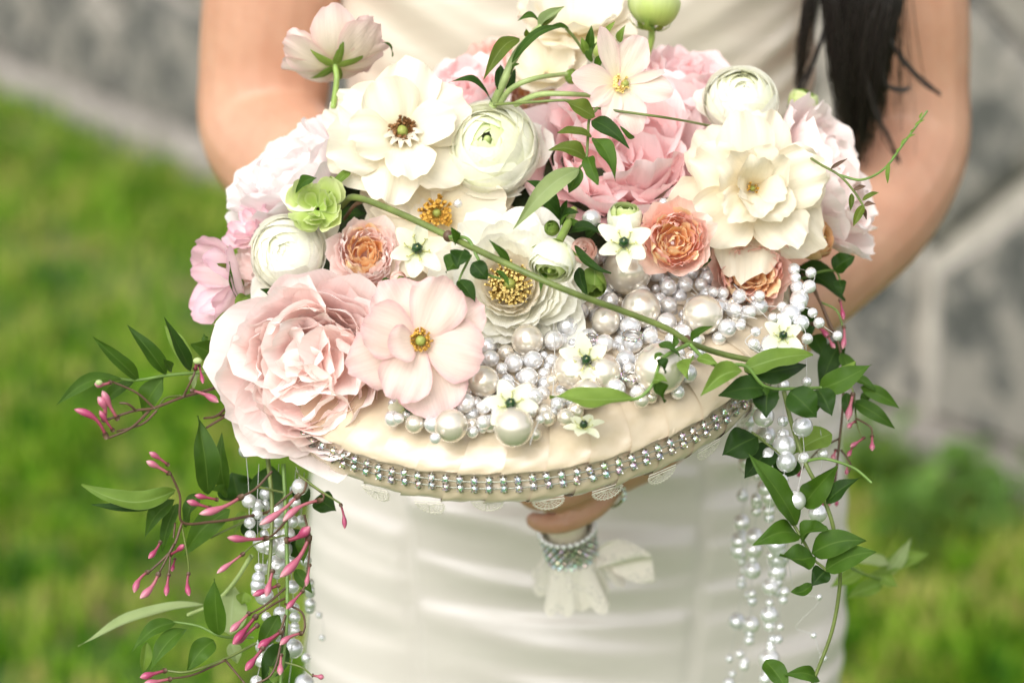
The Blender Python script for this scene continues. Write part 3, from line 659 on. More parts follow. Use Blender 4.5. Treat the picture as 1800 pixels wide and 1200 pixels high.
POLY = np.array([(690, 700), (860, 600), (900, 590), (1000, 520), (1050, 440), (1180, 450), (1300, 500), (1345, 530), (1300, 580), (1225, 610), (1205, 690), (1130, 700), (1000, 725), (940, 770), (760, 760), (690, 740)], float)
def inside(x, y):
    c = False; n = len(POLY)
    for i in range(n):
        (x1, y1), (x2, y2) = POLY[i], POLY[(i+1) % n]
        if (y1 > y) != (y2 > y) and x < (x2-x1)*(y-y1)/(y2-y1)+x1: c = not c
    return c
cnt = 0
for _ in range(6000):
    x, y = r5.uniform(690, 1350), r5.uniform(440, 770)
    if not inside(x, y): continue
    r = r5.choice([17, 15, 13, 11, 8]); p = onp(x, y, r+8); rr = r*S*.97
    if any(np.linalg.norm(p-q) < (rr+s_)*.93 for q, s_ in placed): continue
    k = ('w', 'c', 'c', 'i')[r5.integers(0, 4)]
    put_pearl(x, y, r, k, plabel(x, y, r, k),
              'medium pearls heaped on the cushion' if r >= 12 else 'small beads on the cushion', pos=p); cnt += 1
    if cnt > 110: break
low = []; cnt = 0
for _ in range(9000):
    x, y = r5.uniform(700, 1345), r5.uniform(440, 765)
    if not inside(x, y): continue
    r = r5.choice([16, 14, 13, 12]); p = onp(x, y, r-2); rr = r*S*.97
    if any(np.linalg.norm(p-q) < (rr+s_)*.97 for q, s_ in low) or any(np.linalg.norm(p-q) < (rr+s_)*.72 for q, s_ in placed): continue
    k = ('w', 'w', 'c', 'i')[r5.integers(0, 4)]; low.append((p, rr)); nb_ = len(placed)
    put_pearl(x, y, r, k, plabel(x, y, r, k), 'medium pearls heaped on the cushion', pos=p); placed.pop(); cnt += 1
    if cnt > 120: break
# crystal spacer rings between pearls
for x, y, r, lab in ((1111, 590, 17, 'crystal spacer ring between two stacked pearls right of the heap centre'), (1040, 593, 10, 'small crystal spacer ring behind the central star flower'), (1108, 661, 14, 'crystal spacer ring beside the largest ivory pearl')):
    e = empty('spacer_ring', onp(x, y, 42), lab, 'spacer ring', 'crystal spacers among the pearls'); axz = V3(.05, .85, .5); R3 = frame(axz)
    th = np.linspace(0, 2*math.pi, 21); v, f = tube((R3 @ np.stack([r*.9*S*np.cos(th), r*.9*S*np.sin(th), 0*th])).T, 3*S, 6, False); obj('band', v, f, m_silver, e)
    for i in range(14): q = 2*math.pi*i/14; d_ = R3 @ np.array([math.cos(q), math.sin(q), 0]); o = link('stone', GM, e); o.matrix_local = mat4(frame(d_)*.55, d_*r*S)
# clear threads crossing the heap
m_thread = simple('clear_thread', (.55, .54, .51), .25, .05, 50)
TH_ = [[(973, 560), (975, 640), (968, 740)], [(880, 640), (905, 670), (955, 700)], [(955, 720), (935, 770), (932, 782)], [(1180, 480), (1210, 500), (1230, 520)], [(1290, 500), (1320, 530), (1350, 560)], [(1215, 515), (1260, 540), (1330, 560)], [(1340, 575), (1310, 600), (1345, 625)]]
for i, q in enumerate(TH_):
    pts = spline([onp(x, y, 46) for x, y in q], 6); v, f = tube(pts-pts[0], .9*S, 4); o = obj('clear_thread', v, f, m_thread, loc=Vector(pts[0])); tag(o, 'fine clear thread '+['running straight down left of the central star flower', 'slanting from the blush bloom to the frontmost star flower', 'dangling onto the satin right of the frontmost star flower', 'among pearls under the peach rose with orange heart', 'slanting right from the pinkish peach rose to the rim', 'running right over the rightmost large pearl', 'curling beside the vine end at the right star flower'][i], 'thread', 'clear threads over the pearl heap')

# ================================================================== FLOWERS
def petal(rg, L, Wd, ph0, ph1, k=1.0, r0=.1, z0=0.0, cup=.6, tip=0.0, ruf=0.0, rf=3.0, cr=0.0, b=.3, vm=.6, top=.86, tr=.3, pw=2.6, rag=.0, lean=0.0, pinch=0.0, nu=11, nv=12):
    """one petal growing from (r0, z0) along +x; ph = angle from the flower's axis at base and rim (degrees)"""
    u = np.linspace(-1, 1, nu); v = np.linspace(0, 1, nv); U, Vv = np.meshgrid(u, v, indexing='ij')
    rn = lambda n: rg.uniform(0, 2*math.pi, n)
    p1 = rn(4); ragn = (np.sin(5.3*U+p1[0])+.7*np.sin(9.7*U+p1[1])+.5*np.sin(15*U+p1[2]))*.45
    Ve = np.clip(Vv*(1-tr*np.abs(U)**pw+rag*ragn*Vv**3), 0, 1.15)
    s = np.linspace(0, 1.15, 60); ph = np.radians(ph0+(ph1-ph0)*np.clip(s, 0, 1)**k)+math.radians(tip)*np.clip((s-.62)/.38, 0, 1.3)**2
    r = r0+np.concatenate([[0], np.cumsum(np.sin(ph)[:-1])])*L*(s[1]); z = z0+np.concatenate([[0], np.cumsum(np.cos(ph)[:-1])])*L*(s[1])
    R = np.interp(Ve, s, r); Z = np.interp(Ve, s, z); PH = np.interp(Ve, s, ph)
    w = Wd*np.where(Ve < vm, b+(1-b)*np.sin(math.pi/2*np.clip(Ve/vm, 0, 1))**1.2, 1-(1-top)*np.clip((Ve-vm)/(1-vm), 0, 1.2)**2)
    sl = U*w/2; kc = cup/Wd
    lat = np.sin(sl*kc)/kc if cup > .02 else sl; inn = (1-np.cos(sl*kc))/kc if cup > .02 else 0*sl
    p2 = rn(4); e = np.maximum(np.abs(U)**4, np.clip(Vv, 0, 1)**5)
    dn = inn+ruf*Wd*Vv**2*(.35+.65*np.maximum(np.abs(U), Vv**3))*(np.sin(rf*math.pi*U+p2[0])*.6+.4*np.sin(rf*1.9*math.pi*U+p2[1]+2*Vv))
    if cr: 
        for q in range(4):
            a = rg.normal(0, 1, 2)*[2.6, 2.2]; dn = dn+cr*Wd*Vv*np.sin(a[0]*U*1.6+a[1]*Vv*2.2+p1[q])*.5
    if pinch: dn = dn-pinch*Wd*np.exp(-(U/.16)**2)*Vv*(1-.4*Vv)
    lat = lat+lean*Wd*Vv**2
    x = R-np.cos(PH)*dn; zz_ = Z+np.sin(PH)*dn
    P_ = np.stack([x, lat, zz_], -1).reshape(-1, 3)
    return P_, grid_faces(nu, nv), np.stack([U*.5+.5, Vv], -1).reshape(-1, 2), e.reshape(-1)
def rotz(v, a): c, s = math.cos(a), math.sin(a); return np.stack([v[:, 0]*c-v[:, 1]*s, v[:, 0]*s+v[:, 1]*c, v[:, 2]], -1)
def shell(rg, R, t0, t1, daz, lip=.05, spir=.05, sq=.85, rnd=.25, wav=.03, nu=13, nv=12):
    """a petal that hugs a globe: polar angle t0 (base) to t1 (rim)"""
    U, Vv = np.meshgrid(np.linspace(-1, 1, nu), np.linspace(0, 1, nv), indexing='ij'); q = rg.uniform(0, 6.28, 3)
    t1_ = math.radians(t1)*(1+0*U)+math.radians(t0-t1)*rnd*np.abs(U)**2.6+wav*np.sin(3*U+q[0])+wav*.5*np.sin(7*U+q[1])
    T = math.radians(t0)+(t1_-math.radians(t0))*Vv; A = U*math.radians(daz)/2
    r = R*(1+spir*U+lip*np.clip(Vv-.7, 0, 1)**2*9+.012*np.sin(4*U+q[2]+3*Vv))
    P_ = np.stack([r*np.sin(T)*np.cos(A), r*np.sin(T)*np.sin(A), r*np.cos(T)*sq], -1).reshape(-1, 3)
    return P_, grid_faces(nu, nv), np.stack([U*.5+.5, Vv], -1).reshape(-1, 2), np.maximum(np.abs(U)**6*.5, Vv**7).reshape(-1)
class Flower:
    def __init__(s, name, label, cat, x, y, d, rpx, axis, seed, spin=0.0, group=None):
        s.R = rpx*d/FPX; s.rg = np.random.default_rng(seed); ax = V3(*axis)
        s.e = empty(name, None, label, cat, group, mat4(frame(ax, spin), P(x, y, d)))
    def pet(s, mat, az, name='petal', R3=None, off=None, fn=petal, **kw):
        for q in ('L', 'Wd', 'r0', 'z0', 'R'):
            if q in kw: kw[q] *= s.R
        v, f, uv, e = fn(s.rg, **kw); 
        if R3 is not None: v = v @ np.asarray(R3).T
        v = rotz(v, az)
        if off is not None: v = v+np.asarray(off)*s.R
        return obj(name, v, f, mat, s.e, uv, e)
    def part(s, name, v, f, mat, uv=None): return obj(name, np.asarray(v)*s.R, f, mat, s.e, uv)
GA = 2.39996
def tilt(rx, ry):
    a, b_ = rx, ry; Rx = np.array([[1, 0, 0], [0, math.cos(a), -math.sin(a)], [0, math.sin(a), math.cos(a)]]); Ry = np.array([[math.cos(b_), 0, math.sin(b_)], [0, 1, 0], [-math.sin(b_), 0, math.cos(b_)]]); return Rx @ Ry
# petal colours
PK_O = petal_mat('pink_outer', [(0, (.93, .82, .75)), (.4, (.97, .815, .79)), (1, (.975, .86, .84))], (.98, .91, .89), .5)
PK_I = petal_mat('pink_inner', [(0, (.96, .73, .66)), (.45, (.975, .80, .76)), (1, (.98, .855, .825))], (.985, .91, .88), .55)
PKH_O = petal_mat('rose_pink_outer', [(0, (.94, .77, .73)), (.4, (.97, .755, .76)), (1, (.975, .81, .81))], (.98, .87, .87), .45)
PKH_I = petal_mat('rose_pink_inner', [(0, (.95, .67, .58)), (.4, (.97, .67, .665)), (1, (.975, .765, .765))], (.98, .84, .84), .5)
PP = petal_mat('pale_pink', [(0, (.88, .76, .70)), (.5, (.92, .80, .79)), (1, (.93, .87, .86))], (.94, .91, .90), .5)
CR = petal_mat('cream', [(0, (.80, .71, .42)), (.35, (.86, .80, .64)), (1, (.88, .84, .725))], (.83, .73, .55), .35, vein=.06)
CR2 = petal_mat('cream_warm', [(0, (.80, .68, .40)), (.35, (.85, .785, .61)), (1, (.87, .815, .685))], (.82, .70, .52), .4, vein=.06)
WH = petal_mat('white', [(0, (.84, .84, .62)), (.4, (.90, .885, .76)), (1, (.92, .91, .83))], (.93, .92, .86), .4)
WHG = petal_mat('white_green', [(0, (.80, .84, .52)), (.5, (.88, .89, .69)), (1, (.92, .92, .79))], (.94, .935, .83), .4)
WHC = petal_mat('green_heart', [(0, (.52, .66, .20)), (.6, (.70, .79, .38)), (1, (.82, .87, .56))], (.84, .88, .62), .4)
GRB = petal_mat('green_bud', [(0, (.34, .50, .08)), (.5, (.52, .64, .17)), (1, (.66, .74, .34))], (.75, .80, .46), .5)
BL = petal_mat('blush', [(0, (.82, .64, .48)), (.25, (.83, .68, .59)), (1, (.85, .72, .645))], (.66, .38, .40), .7, vein=.14)
BLY = petal_mat('blush_cream', [(0, (.82, .74, .46)), (.35, (.84, .74, .60)), (1, (.85, .73, .66))], (.78, .48, .48), .55, vein=.10)
LIL = petal_mat('lilac_pink', [(0, (.90, .80, .76)), (.5, (.91, .73, .735)), (1, (.88, .66, .69))], (.66, .30, .44), .5)
PCH_O = petal_mat('peach_outer', [(0, (.92, .79, .62)), (.5, (.95, .77, .66)), (1, (.955, .745, .66))], (.94, .64, .58), .4)
PCH_P = petal_mat('peach_pink', [(0, (.94, .68, .50)), (.5, (.95, .65, .54)), (1, (.95, .68, .59))], (.93, .56, .52), .4)
PCH_I = petal_mat('peach_heart', [(0, (.93, .52, .22)), (.5, (.96, .67, .35)), (1, (.965, .75, .47))], (.97, .82, .58), .45)
ORB = petal_mat('orange_bud', [(0, (.78, .64, .20)), (.5, (.84, .60, .26)), (1, (.85, .57, .30))], (.84, .52, .32), .5)
SEP = leaf_mat('sepal', (.14, .25, .03), (.30, .42, .08), (.4, .5, .18), .5)
STG = petal_mat('star_petal', [(0, (.55, .66, .30)), (.3, (.80, .83, .60)), (1, (.86, .865, .70))], (.84, .86, .62), .3, vein=.04)
m_ovary, t, b, o_ = newmat('dark_ovary'); tc = N(t, 'ShaderNodeTexCoord'); n1 = noise(t, 300, 2, tc.outputs['Object']); t.links.new(ramp(t, n1.outputs[0], [(.3, (.004, .018, .006)), (.7, (.02, .07, .015))]), b.inputs['Base Color']); b.inputs['Roughness'].default_value = .25
m_stam_g = simple('stamen_gold', (.62, .36, .07), .85, .25, 900, spec=.1); m_stam_b = simple('stamen_brown', (.22, .10, .03), .6, .3, 900); m_stam_y = simple('stamen_yellow', (.80, .62, .22), .85, .2, 900, spec=.1)
m_stam_p = simple('stamen_pale', (.55, .55, .22), .6, .2, 900); m_pist = simple('pistil_green', (.30, .33, .07), .5, .3, 600, bmp=.4); m_stem = simple('flower_stem', (.26, .38, .08), .45, .18, 120, bmp=.1)
def stamens(F, n, r0, r1, hgt, mat, thick=.012, seed=0, dome=0.0, off=(0, 0, 0)):
    rr = np.random.default_rng(seed+99); out = []
    for i in range(n):
        a = rr.uniform(0, 6.28); r = rr.uniform(r0, r1); hh_ = hgt*rr.uniform(.7, 1.15); sp = rr.uniform(1.05, 1.5)
        pts = np.array([(r*.5*math.cos(a), r*.5*math.sin(a), 0), (r*.9*math.cos(a), r*.9*math.sin(a), hh_*.6), (r*sp*math.cos(a), r*sp*math.sin(a), hh_)])+np.array(off)
        out.append(tube(pts, [thick*.5, thick*.5, thick*1.5], 5))
    v, f = join(*out); o = F.part('stamens', v, f, mat); o['kind'] = 'stuff'; return o
def centre(F, r, h_, mat, off=(0, 0, 0), name='pistil'):
    v, f = ball(16, 10); v = v*np.array([r, r, h_])+np.array(off); F.part(name, v, f, mat)
def sepals(F, n, L, Wd, ph0, ph1, z0=-.7, mat=None, tip=0):
    for i in range(n): F.pet(mat or SEP, 2*math.pi*i/n+F.rg.normal(0, .12), 'sepal', L=L*F.rg.uniform(.85, 1.1), Wd=Wd, ph0=ph0, ph1=ph1, r0=.06, z0=z0, cup=.8, tr=.85, pw=1.3, b=.5, vm=.35, tip=tip, nu=7, nv=9)

def peony(F, mo, mi, open_=1.0, quarters=4, inner=1.0, ruf=1.0):
    g = F.rg
    for ly, (n, L, W_, p0, p1, tp, z0, m) in enumerate([(6, 1.42, 1.25, 106, 20, 26, -.66, mo), (6, 1.44, 1.18, 102, 8, 20, -.66, mo), (6, 1.34, 1.08, 98, 0, 14, -.64, mo), (7, 1.22, .95, 95, -8, 10, -.62, mi), (7, 1.08, .86, 92, -10, 6, -.60, mi), (7, .98, .76, 88, -8, 6, -.58, mi)]):
        a0 = g.uniform(0, 6)
        for i in range(n):
            F.pet(m, a0+2*math.pi*i/n+g.normal(0, .16), L=L*g.uniform(.92, 1.06), Wd=W_*g.uniform(.85, 1.15), ph0=p0, ph1=p1*open_+g.normal(0, 7), k=.85, r0=.06, z0=z0, cup=1.3-.08*ly, tip=tp+g.normal(0, 14), ruf=(.022+.008*ly)*ruf, rf=g.uniform(1.2, 2.6), cr=.04*ruf, rag=.04, tr=.26, lean=g.normal(0, .06), nu=15, nv=14)
    for q in range(quarters):
        a = 2*math.pi*q/quarters+g.normal(0, .2); c = .38*g.uniform(.85, 1.1)
        for i in range(6):
            R3 = tilt(g.normal(0, .18), g.normal(.10, .18)); aa = a+math.pi*.5+.95*(i-2)+g.normal(0, .3)
            F.pet(mi, aa, R3=R3, off=(c*math.cos(a)*(1-.05*i), c*math.sin(a)*(1-.05*i), -.46+.015*i), L=(.84-.03*i)*g.uniform(.8, 1.12)*inner, Wd=.92*g.uniform(.75, 1.2), ph0=46-3*i, ph1=g.normal(14, 12), r0=.03, z0=0, cup=g.uniform(.8, 2.2), tip=g.normal(14, 18), ruf=.05*ruf, rf=g.uniform(1, 2.2), cr=.06*ruf, rag=.04, tr=.24, pinch=g.uniform(0, .10), nu=13, nv=11)
def ranunculus(F, mats, rings=11, t_first=78, t_last=10, sq=.85, per=5, shrink=.34, lip=.03, loose=0):
    g = F.rg; cx = np.zeros(2)
    for i in range(rings):
        k = i/(rings-1); t1 = t_first+(t_last-t_first)*k**.85; R = 1-shrink*k**1.7; n = per-(i % 2) if i < rings-3 else 3
        m = mats[min(int(k*len(mats)), len(mats)-1)]; a0 = g.uniform(0, 6); wob = tilt(g.normal(0, .045), g.normal(0, .045))
        for j in range(n):
            F.pet(m, a0+2*math.pi*j/n+g.normal(0, .22), fn=shell, R3=wob, R=R*g.uniform(.965, 1.02), t0=150 if i < 3 else min(150, t1+62), t1=max(2, t1+g.normal(0, 5.5*(1-.7*k))), daz=(125 if n > 3 else 170)*g.uniform(.85, 1.15), lip=lip*g.uniform(-.3, 2.6), spir=g.uniform(.01, .05), sq=sq, rnd=g.uniform(.16, .34), wav=g.uniform(.015, .06))
    v, f = ball(12, 8); F.part('heart', v*np.array([.10, .10, .2])+np.array([0, 0, (1-shrink)*sq*.68]), f, mats[-1], uv=np.full((len(v), 2), .3))
    for i in range(loose):
        F.pet(mats[0], g.uniform(0, 6.28), L=1.25, Wd=1.15, ph0=100, ph1=60, r0=.1, z0=-.6, cup=.9, tip=15, ruf=.03, cr=.03, rag=.03)
def openbloom(F, mat, rows, ruf=.05, rag=.04, cr=.04, mats=None, off=None):
    g = F.rg
    for ri, (n, L, W_, p0, p1, tp, z0) in enumerate(rows):
        a0 = g.uniform(0, 6) if off is None else off[ri]
        for i in range(n):
            F.pet((mats or [mat]*9)[ri], a0+2*math.pi*i/n+g.normal(0, .10), L=L*g.uniform(.9, 1.08), Wd=W_*g.uniform(.88, 1.12), ph0=p0, ph1=p1+g.normal(0, 7), r0=.07, z0=z0+g.normal(0, .012), cup=g.uniform(.25, .8), tip=tp+g.normal(0, 12), ruf=ruf, rf=g.uniform(1.5, 3.2), cr=cr, rag=rag, tr=.32, b=.32, vm=.62, lean=g.normal(0, .04), nu=15, nv=14)
def rosette(F, mo, mp_, mi, n=46, guard=7, depth=.55):
    g = F.rg
    for ly, (k, L, W_, p0, p1, tp, z0) in enumerate([(guard, 1.5, 1.2, 104, 10, 16, -.85), (guard, 1.45, 1.05, 100, -2, 10, -.86), (7, 1.32, .9, 95, -6, 6, -.84)]):
        a0 = g.uniform(0, 6)
        for i in range(k): F.pet(mo if ly < 2 else mp_, a0+2*math.pi*i/k+g.normal(0, .12), L=L*g.uniform(.94, 1.05), Wd=W_, ph0=p0, ph1=p1+g.normal(0, 5), k=.8, r0=.05, z0=z0, cup=1.3, tip=tp+g.normal(0, 10), ruf=.05, rf=2.5, cr=.04, rag=.04, tr=.3)
    for i in range(n):
        k = ((i+.5)/n)**.55; rho = .80*k; a = i*GA; m = mi if k < .62 else (mp_ if g.random() < .75 else mi)
        F.pet(m, a, L=(.50+.22*k)*g.uniform(.9, 1.1), Wd=(.40+.26*k)*g.uniform(.8, 1.2), ph0=16, ph1=-6+g.normal(0, 10), r0=rho*.92, z0=-.50+.05*k-depth*.12*(1-k), cup=g.uniform(.7, 2.0), tip=g.normal(10, 22), ruf=.07, rf=g.uniform(1.2, 2.4), cr=.07, rag=.04, tr=.25, b=.6, lean=g.normal(0, .2), nu=8, nv=7)
def budball(F, mats, rings=6, sq=1.15, t0=60, tl=8, sep=0, sepm=None):
    ranunculus(F, mats, rings, t0, tl, sq, 4, .5, .02)
    if sep: sepals(F, sep, 1.1, .55, 110, 10, -1.1, sepm)
def star(F, L=1.0, tilt_=72, tip=10):
    for i in range(6):
        F.pet(STG, 2*math.pi*i/6+F.rg.normal(0, .06), L=L*F.rg.uniform(.86, 1.08), Wd=.62*F.rg.uniform(.85, 1.12), ph0=tilt_-12*(i % 2), ph1=tilt_+14+F.rg.normal(0, 10), r0=.06, z0=-.03*(i % 2), cup=.7, tip=tip+F.rg.normal(0, 10), tr=.50, pw=2.3, b=.34, vm=.55, top=.8, ruf=.02, cr=.03, pinch=.03, nu=9, nv=10)
    v, f = ball(18, 12); a = np.arctan2(v[:, 1], v[:, 0]); k = 1+.10*np.cos(6*a)*np.sqrt(np.clip(1-v[:, 2]**2, 0, 1)); v = v*np.array([.185, .185, .23])*np.stack([k, k, 1+0*k], -1)+np.array([0, 0, .22]); F.part('ovary', v, f, m_ovary)
    v, f = tube([(0, 0, .42), (0, 0, .52)], [.035, .02], 6); F.part('style', v, f, m_stam_p)
    for i in range(6):
        q = 2*math.pi*(i+.5)/6; c, s_ = math.cos(q), math.sin(q)
        v, f = join(tube([(.10*c, .10*s_, .05), (.32*c, .32*s_, .16), (.42*c, .42*s_, .26)], [.03, .022, .014], 5), tube([(.38*c-.05*s_, .38*s_+.05*c, .28), (.45*c+.05*s_, .45*s_-.05*c, .30)], .026, 5)); F.part('stamen', v, f, m_stam_p)

# --- big blooms
F = Flower('garden_rose', 'largest pale pink ruffled rose at the lower left front of the cushion', 'rose', 548, 652, 1.425, 157, (-.12, -.06, 1), 11, group='pink garden roses'); peony(F, PK_O, PK_I)
F = Flower('garden_rose', 'deep cupped rose pink bloom at the centre, behind the hanging leaf sprig', 'rose', 1095, 262, 1.50, 154, (.03, .52, .85), 12, .4, group='pink garden roses'); peony(F, PKH_O, PKH_I)
F = Flower('garden_rose', 'pink rose at the upper right against the bodice', 'rose', 1212, 132, 1.555, 102, (.15, .88, .35), 13, group='pink garden roses'); peony(F, PKH_O, PKH_I, quarters=3)
F = Flower('garden_rose', 'pink rose facing away on the right edge, before the arm', 'rose', 1466, 308, 1.53, 128, (.80, .34, .38), 14, .3, group='pink garden roses'); peony(F, PK_O, PK_I, quarters=3)
F = Flower('garden_rose', 'palest pink rose tilted up at the left in front of the forearm', 'rose', 505, 290, 1.525, 118, (-.52, .70, .38), 15, group='pink garden roses'); peony(F, PP, PP, quarters=3)
F = Flower('garden_rose', 'pale pink rose at the back left of the green stems', 'rose', 815, 150, 1.56, 80, (-.2, .75, .55), 16, group='pink garden roses'); peony(F, PP, PKH_I, quarters=3)
F = Flower('garden_rose', 'peach ruffled rose peeping out at the back under the bodice folds', 'rose', 885, 100, 1.60, 62, (-.1, .8, .5), 17, group='pink garden roses'); peony(F, PCH_O, PCH_P, quarters=3)
# --- cream open blooms
F = Flower('butterfly_ranunculus', 'cream open bloom with a dark brown eye at the upper left', 'ranunculus', 706, 234, 1.475, 128, (.10, .30, .95), 21, group='cream open blooms')
openbloom(F, CR, [(6, 1.04, 1.0, 96, 92, 8, -.24), (6, .98, .92, 76, 80, 6, -.14), (4, .80, .80, 54, 66, 4, -.06)], .085, .06, .075)
centre(F, .085, .10, m_pist, (0, 0, .06)); stamens(F, 90, .08, .15, .13, m_stam_b, .018, 1)
for i in range(6): F.pet(CR2, 3.6+.5*i, 'petaloid', L=.30, Wd=.10, ph0=20, ph1=85, r0=.07, z0=.02, cup=1.2, tip=60, tr=.4, nu=5, nv=8)
F = Flower('butterfly_ranunculus', 'cream wavy bloom with folded heart on the right side', 'ranunculus', 1322, 332, 1.462, 132, (.10, .10, 1), 22, .2, group='cream open blooms')
openbloom(F, CR2, [(6, 1.08, .95, 94, 88, 6, -.22), (5, .98, .86, 70, 74, 8, -.12), (4, .72, .66, 36, 52, 24, -.04)], .095, .06, .085); centre(F, .04, .05, m_pist, (0, 0, .02)); stamens(F, 12, .04, .07, .07, m_stam_g, .012, 2)
for az_, L_, p1_ in ((1.5, .62, 34), (3.0, .5, 28), (4.4, .7, 48), (5.6, .6, 40)): F.pet(CR2, az_, L=L_, Wd=.55, ph0=24, ph1=p1_, r0=.05, z0=0, cup=1.2, tip=22, ruf=.07, rf=2, cr=.08, rag=.05, tr=.35, nu=12, nv=12)
F = Flower('butterfly_ranunculus', 'cream bloom half hidden behind the vine, ochre stamens showing', 'ranunculus', 768, 376, 1.478, 138, (.02, .12, .95), 23, .5, group='cream open blooms')
openbloom(F, CR2, [(6, 1.05, .95, 92, 88, 6, -.2), (5, .95, .85, 72, 78, 4, -.1)], .05, .04, .05); stamens(F, 90, .07, .17, .14, m_stam_g, .018, 3); centre(F, .06, .08, m_pist, (0, 0, .04))
F = Flower('butterfly_ranunculus', 'blush open bloom with a tiny orange eye beside the large pink rose', 'ranunculus', 738, 600, 1.392, 114, (.08, .08, 1), 24, .35, group='blush open blooms')
openbloom(F, BL, [(4, 1.10, 1.02, 90, 88, 6, -.12), (4, 1.0, .92, 74, 80, 5, -.04)], .05, .06, .045, off=[.1, .85]); F.pet(BL, 3.0, L=.62, Wd=.62, ph0=30, ph1=62, r0=.07, z0=.0, cup=.9, tip=18, ruf=.03, cr=.03, nu=13, nv=12)
centre(F, .085, .10, m_pist, (.01, 0, .08)); stamens(F, 70, .09, .15, .12, m_stam_g, .014, 4)
F = Flower('butterfly_ranunculus', 'blush cream bloom with narrow petals and yellow eye standing highest in the middle', 'ranunculus', 1088, 148, 1.455, 92, (.12, .05, 1), 25, .2, group='blush open blooms')
for az, L, W_, p1, tp in ((1.75, 1.12, .42, 62, 10), (.95, .95, .72, 70, 5), (.05, .85, .22, 70, 0), (-.35, .98, .62, 88, 4), (-1.45, .98, .66, 86, 10), (-2.15, .80, .44, 66, 30), (2.85, .92, .62, 72, 18), (-2.7, .75, .40, 60, 20)):
    F.pet(BLY, az, L=L, Wd=W_, ph0=70, ph1=p1, r0=.07, z0=0, cup=.7, tip=tp, ruf=.03, rf=2, cr=.05, rag=.03, tr=.4, b=.35, nu=12, nv=13)
stamens(F, 36, .06, .13, .16, m_stam_y, .022, 5); centre(F, .075, .09, m_pist, (.10, -.03, .10))
F = Flower('butterfly_ranunculus', 'blush bloom seen from behind with green sepals at the upper left', 'ranunculus', 585, 92, 1.50, 92, (-.16, .80, -.52), 26, .3, group='blush open blooms')
openbloom(F, BLY, [(6, 1.15, .95, 92, 38, 12, -.30), (5, 1.05, .85, 80, 26, 10, -.24)], .04, .04, .04); sepals(F, 5, .66, .24, 98, 50, -.34, SEP, 10)
v, f = tube(spline([(0, 0, -.3), (-.05, -.1, -.6), (-.1, -.45, -1.0)], 6), .055, 10); F.part('stem', v, f, m_stem)
F = Flower('butterfly_ranunculus', 'cream cupped bloom behind the green stems at the top', 'ranunculus', 958, 112, 1.545, 62, (-.1, .65, .7), 27, group='cream open blooms'); openbloom(F, CR, [(6, 1.3, 1.1, 95, 32, 10, -.4), (5, 1.15, .95, 85, 12, 4, -.38)], .04, .03, .04)
F = Flower('butterfly_ranunculus', 'tall cream bloom cut off by the top of the picture', 'ranunculus', 1012, 22, 1.56, 92, (.0, .75, .55), 28, group='cream open blooms'); openbloom(F, CR, [(7, 1.25, 1.0, 95, 50, 12, -.4), (6, 1.1, .9, 80, 30, 6, -.34)], .05, .04, .05)
# --- ranunculus globes
F = Flower('ranunculus', 'large white many petalled globe right of the upper cream bloom', 'ranunculus', 862, 264, 1.487, 86, (-.12, .38, .92), 31, .5, group='white ranunculus globes'); ranunculus(F, [WH, WH, WHG, WHG, WHG, WHC], 15, 100, 3, .88, lip=.07, loose=3)
F = Flower('ranunculus', 'white globe with tight green heart at the left above the large rose', 'ranunculus', 505, 446, 1.475, 66, (-.05, .16, 1), 32, group='white ranunculus globes'); ranunculus(F, [WH, WH, WH, WHG, WHG], 13, 84, 3, .8, lip=.05)
F.pet(CR, .5, L=1.55, Wd=.95, ph0=92, ph1=40, r0=.2, z0=-.4, cup=1.0, tip=10, tr=.55, pw=1.8, ruf=.03, cr=.04)
F.pet(WH, -2.1, L=1.45, Wd=1.1, ph0=95, ph1=60, r0=.2, z0=-.5, cup=1.0, tip=10, tr=.4, ruf=.03, cr=.04)
F = Flower('ranunculus', 'small white globe at the upper right beside the pink rose', 'ranunculus', 1302, 178, 1.505, 64, (.08, .55, .8), 33, group='white ranunculus globes'); ranunculus(F, [WH, WH, WHG, WHG], 13, 86, 3, .85, lip=.05, loose=2)
F = Flower('ranunculus', 'broad white bloom with golden stamens at the centre above the pearls', 'ranunculus', 895, 497, 1.452, 110, (-.10, .22, .95), 34, .2, group='white ranunculus globes')
g_ = F.rg
for ly in range(9):
    n = 7; a0 = g_.uniform(0, 6)
    for i in range(n): F.pet(WH if ly < 7 else CR, a0+2*math.pi*i/n+g_.normal(0, .1), L=(1.42-.10*ly)*g_.uniform(.95, 1.05), Wd=(.98-.05*ly), ph0=98-2*ly, ph1=52-7*ly+g_.normal(0, 6), k=.8, r0=.08, z0=-.52+.015*ly, cup=1.0, tip=6+g_.normal(0, 12), ruf=.03, cr=.03, rag=.02, tr=.3, nu=12, nv=11)
stamens(F, 260, .09, .27, .42, m_stam_y, .016, 7, off=(0, 0, -.42)); centre(F, .12, .16, m_pist, (0, 0, -.14))
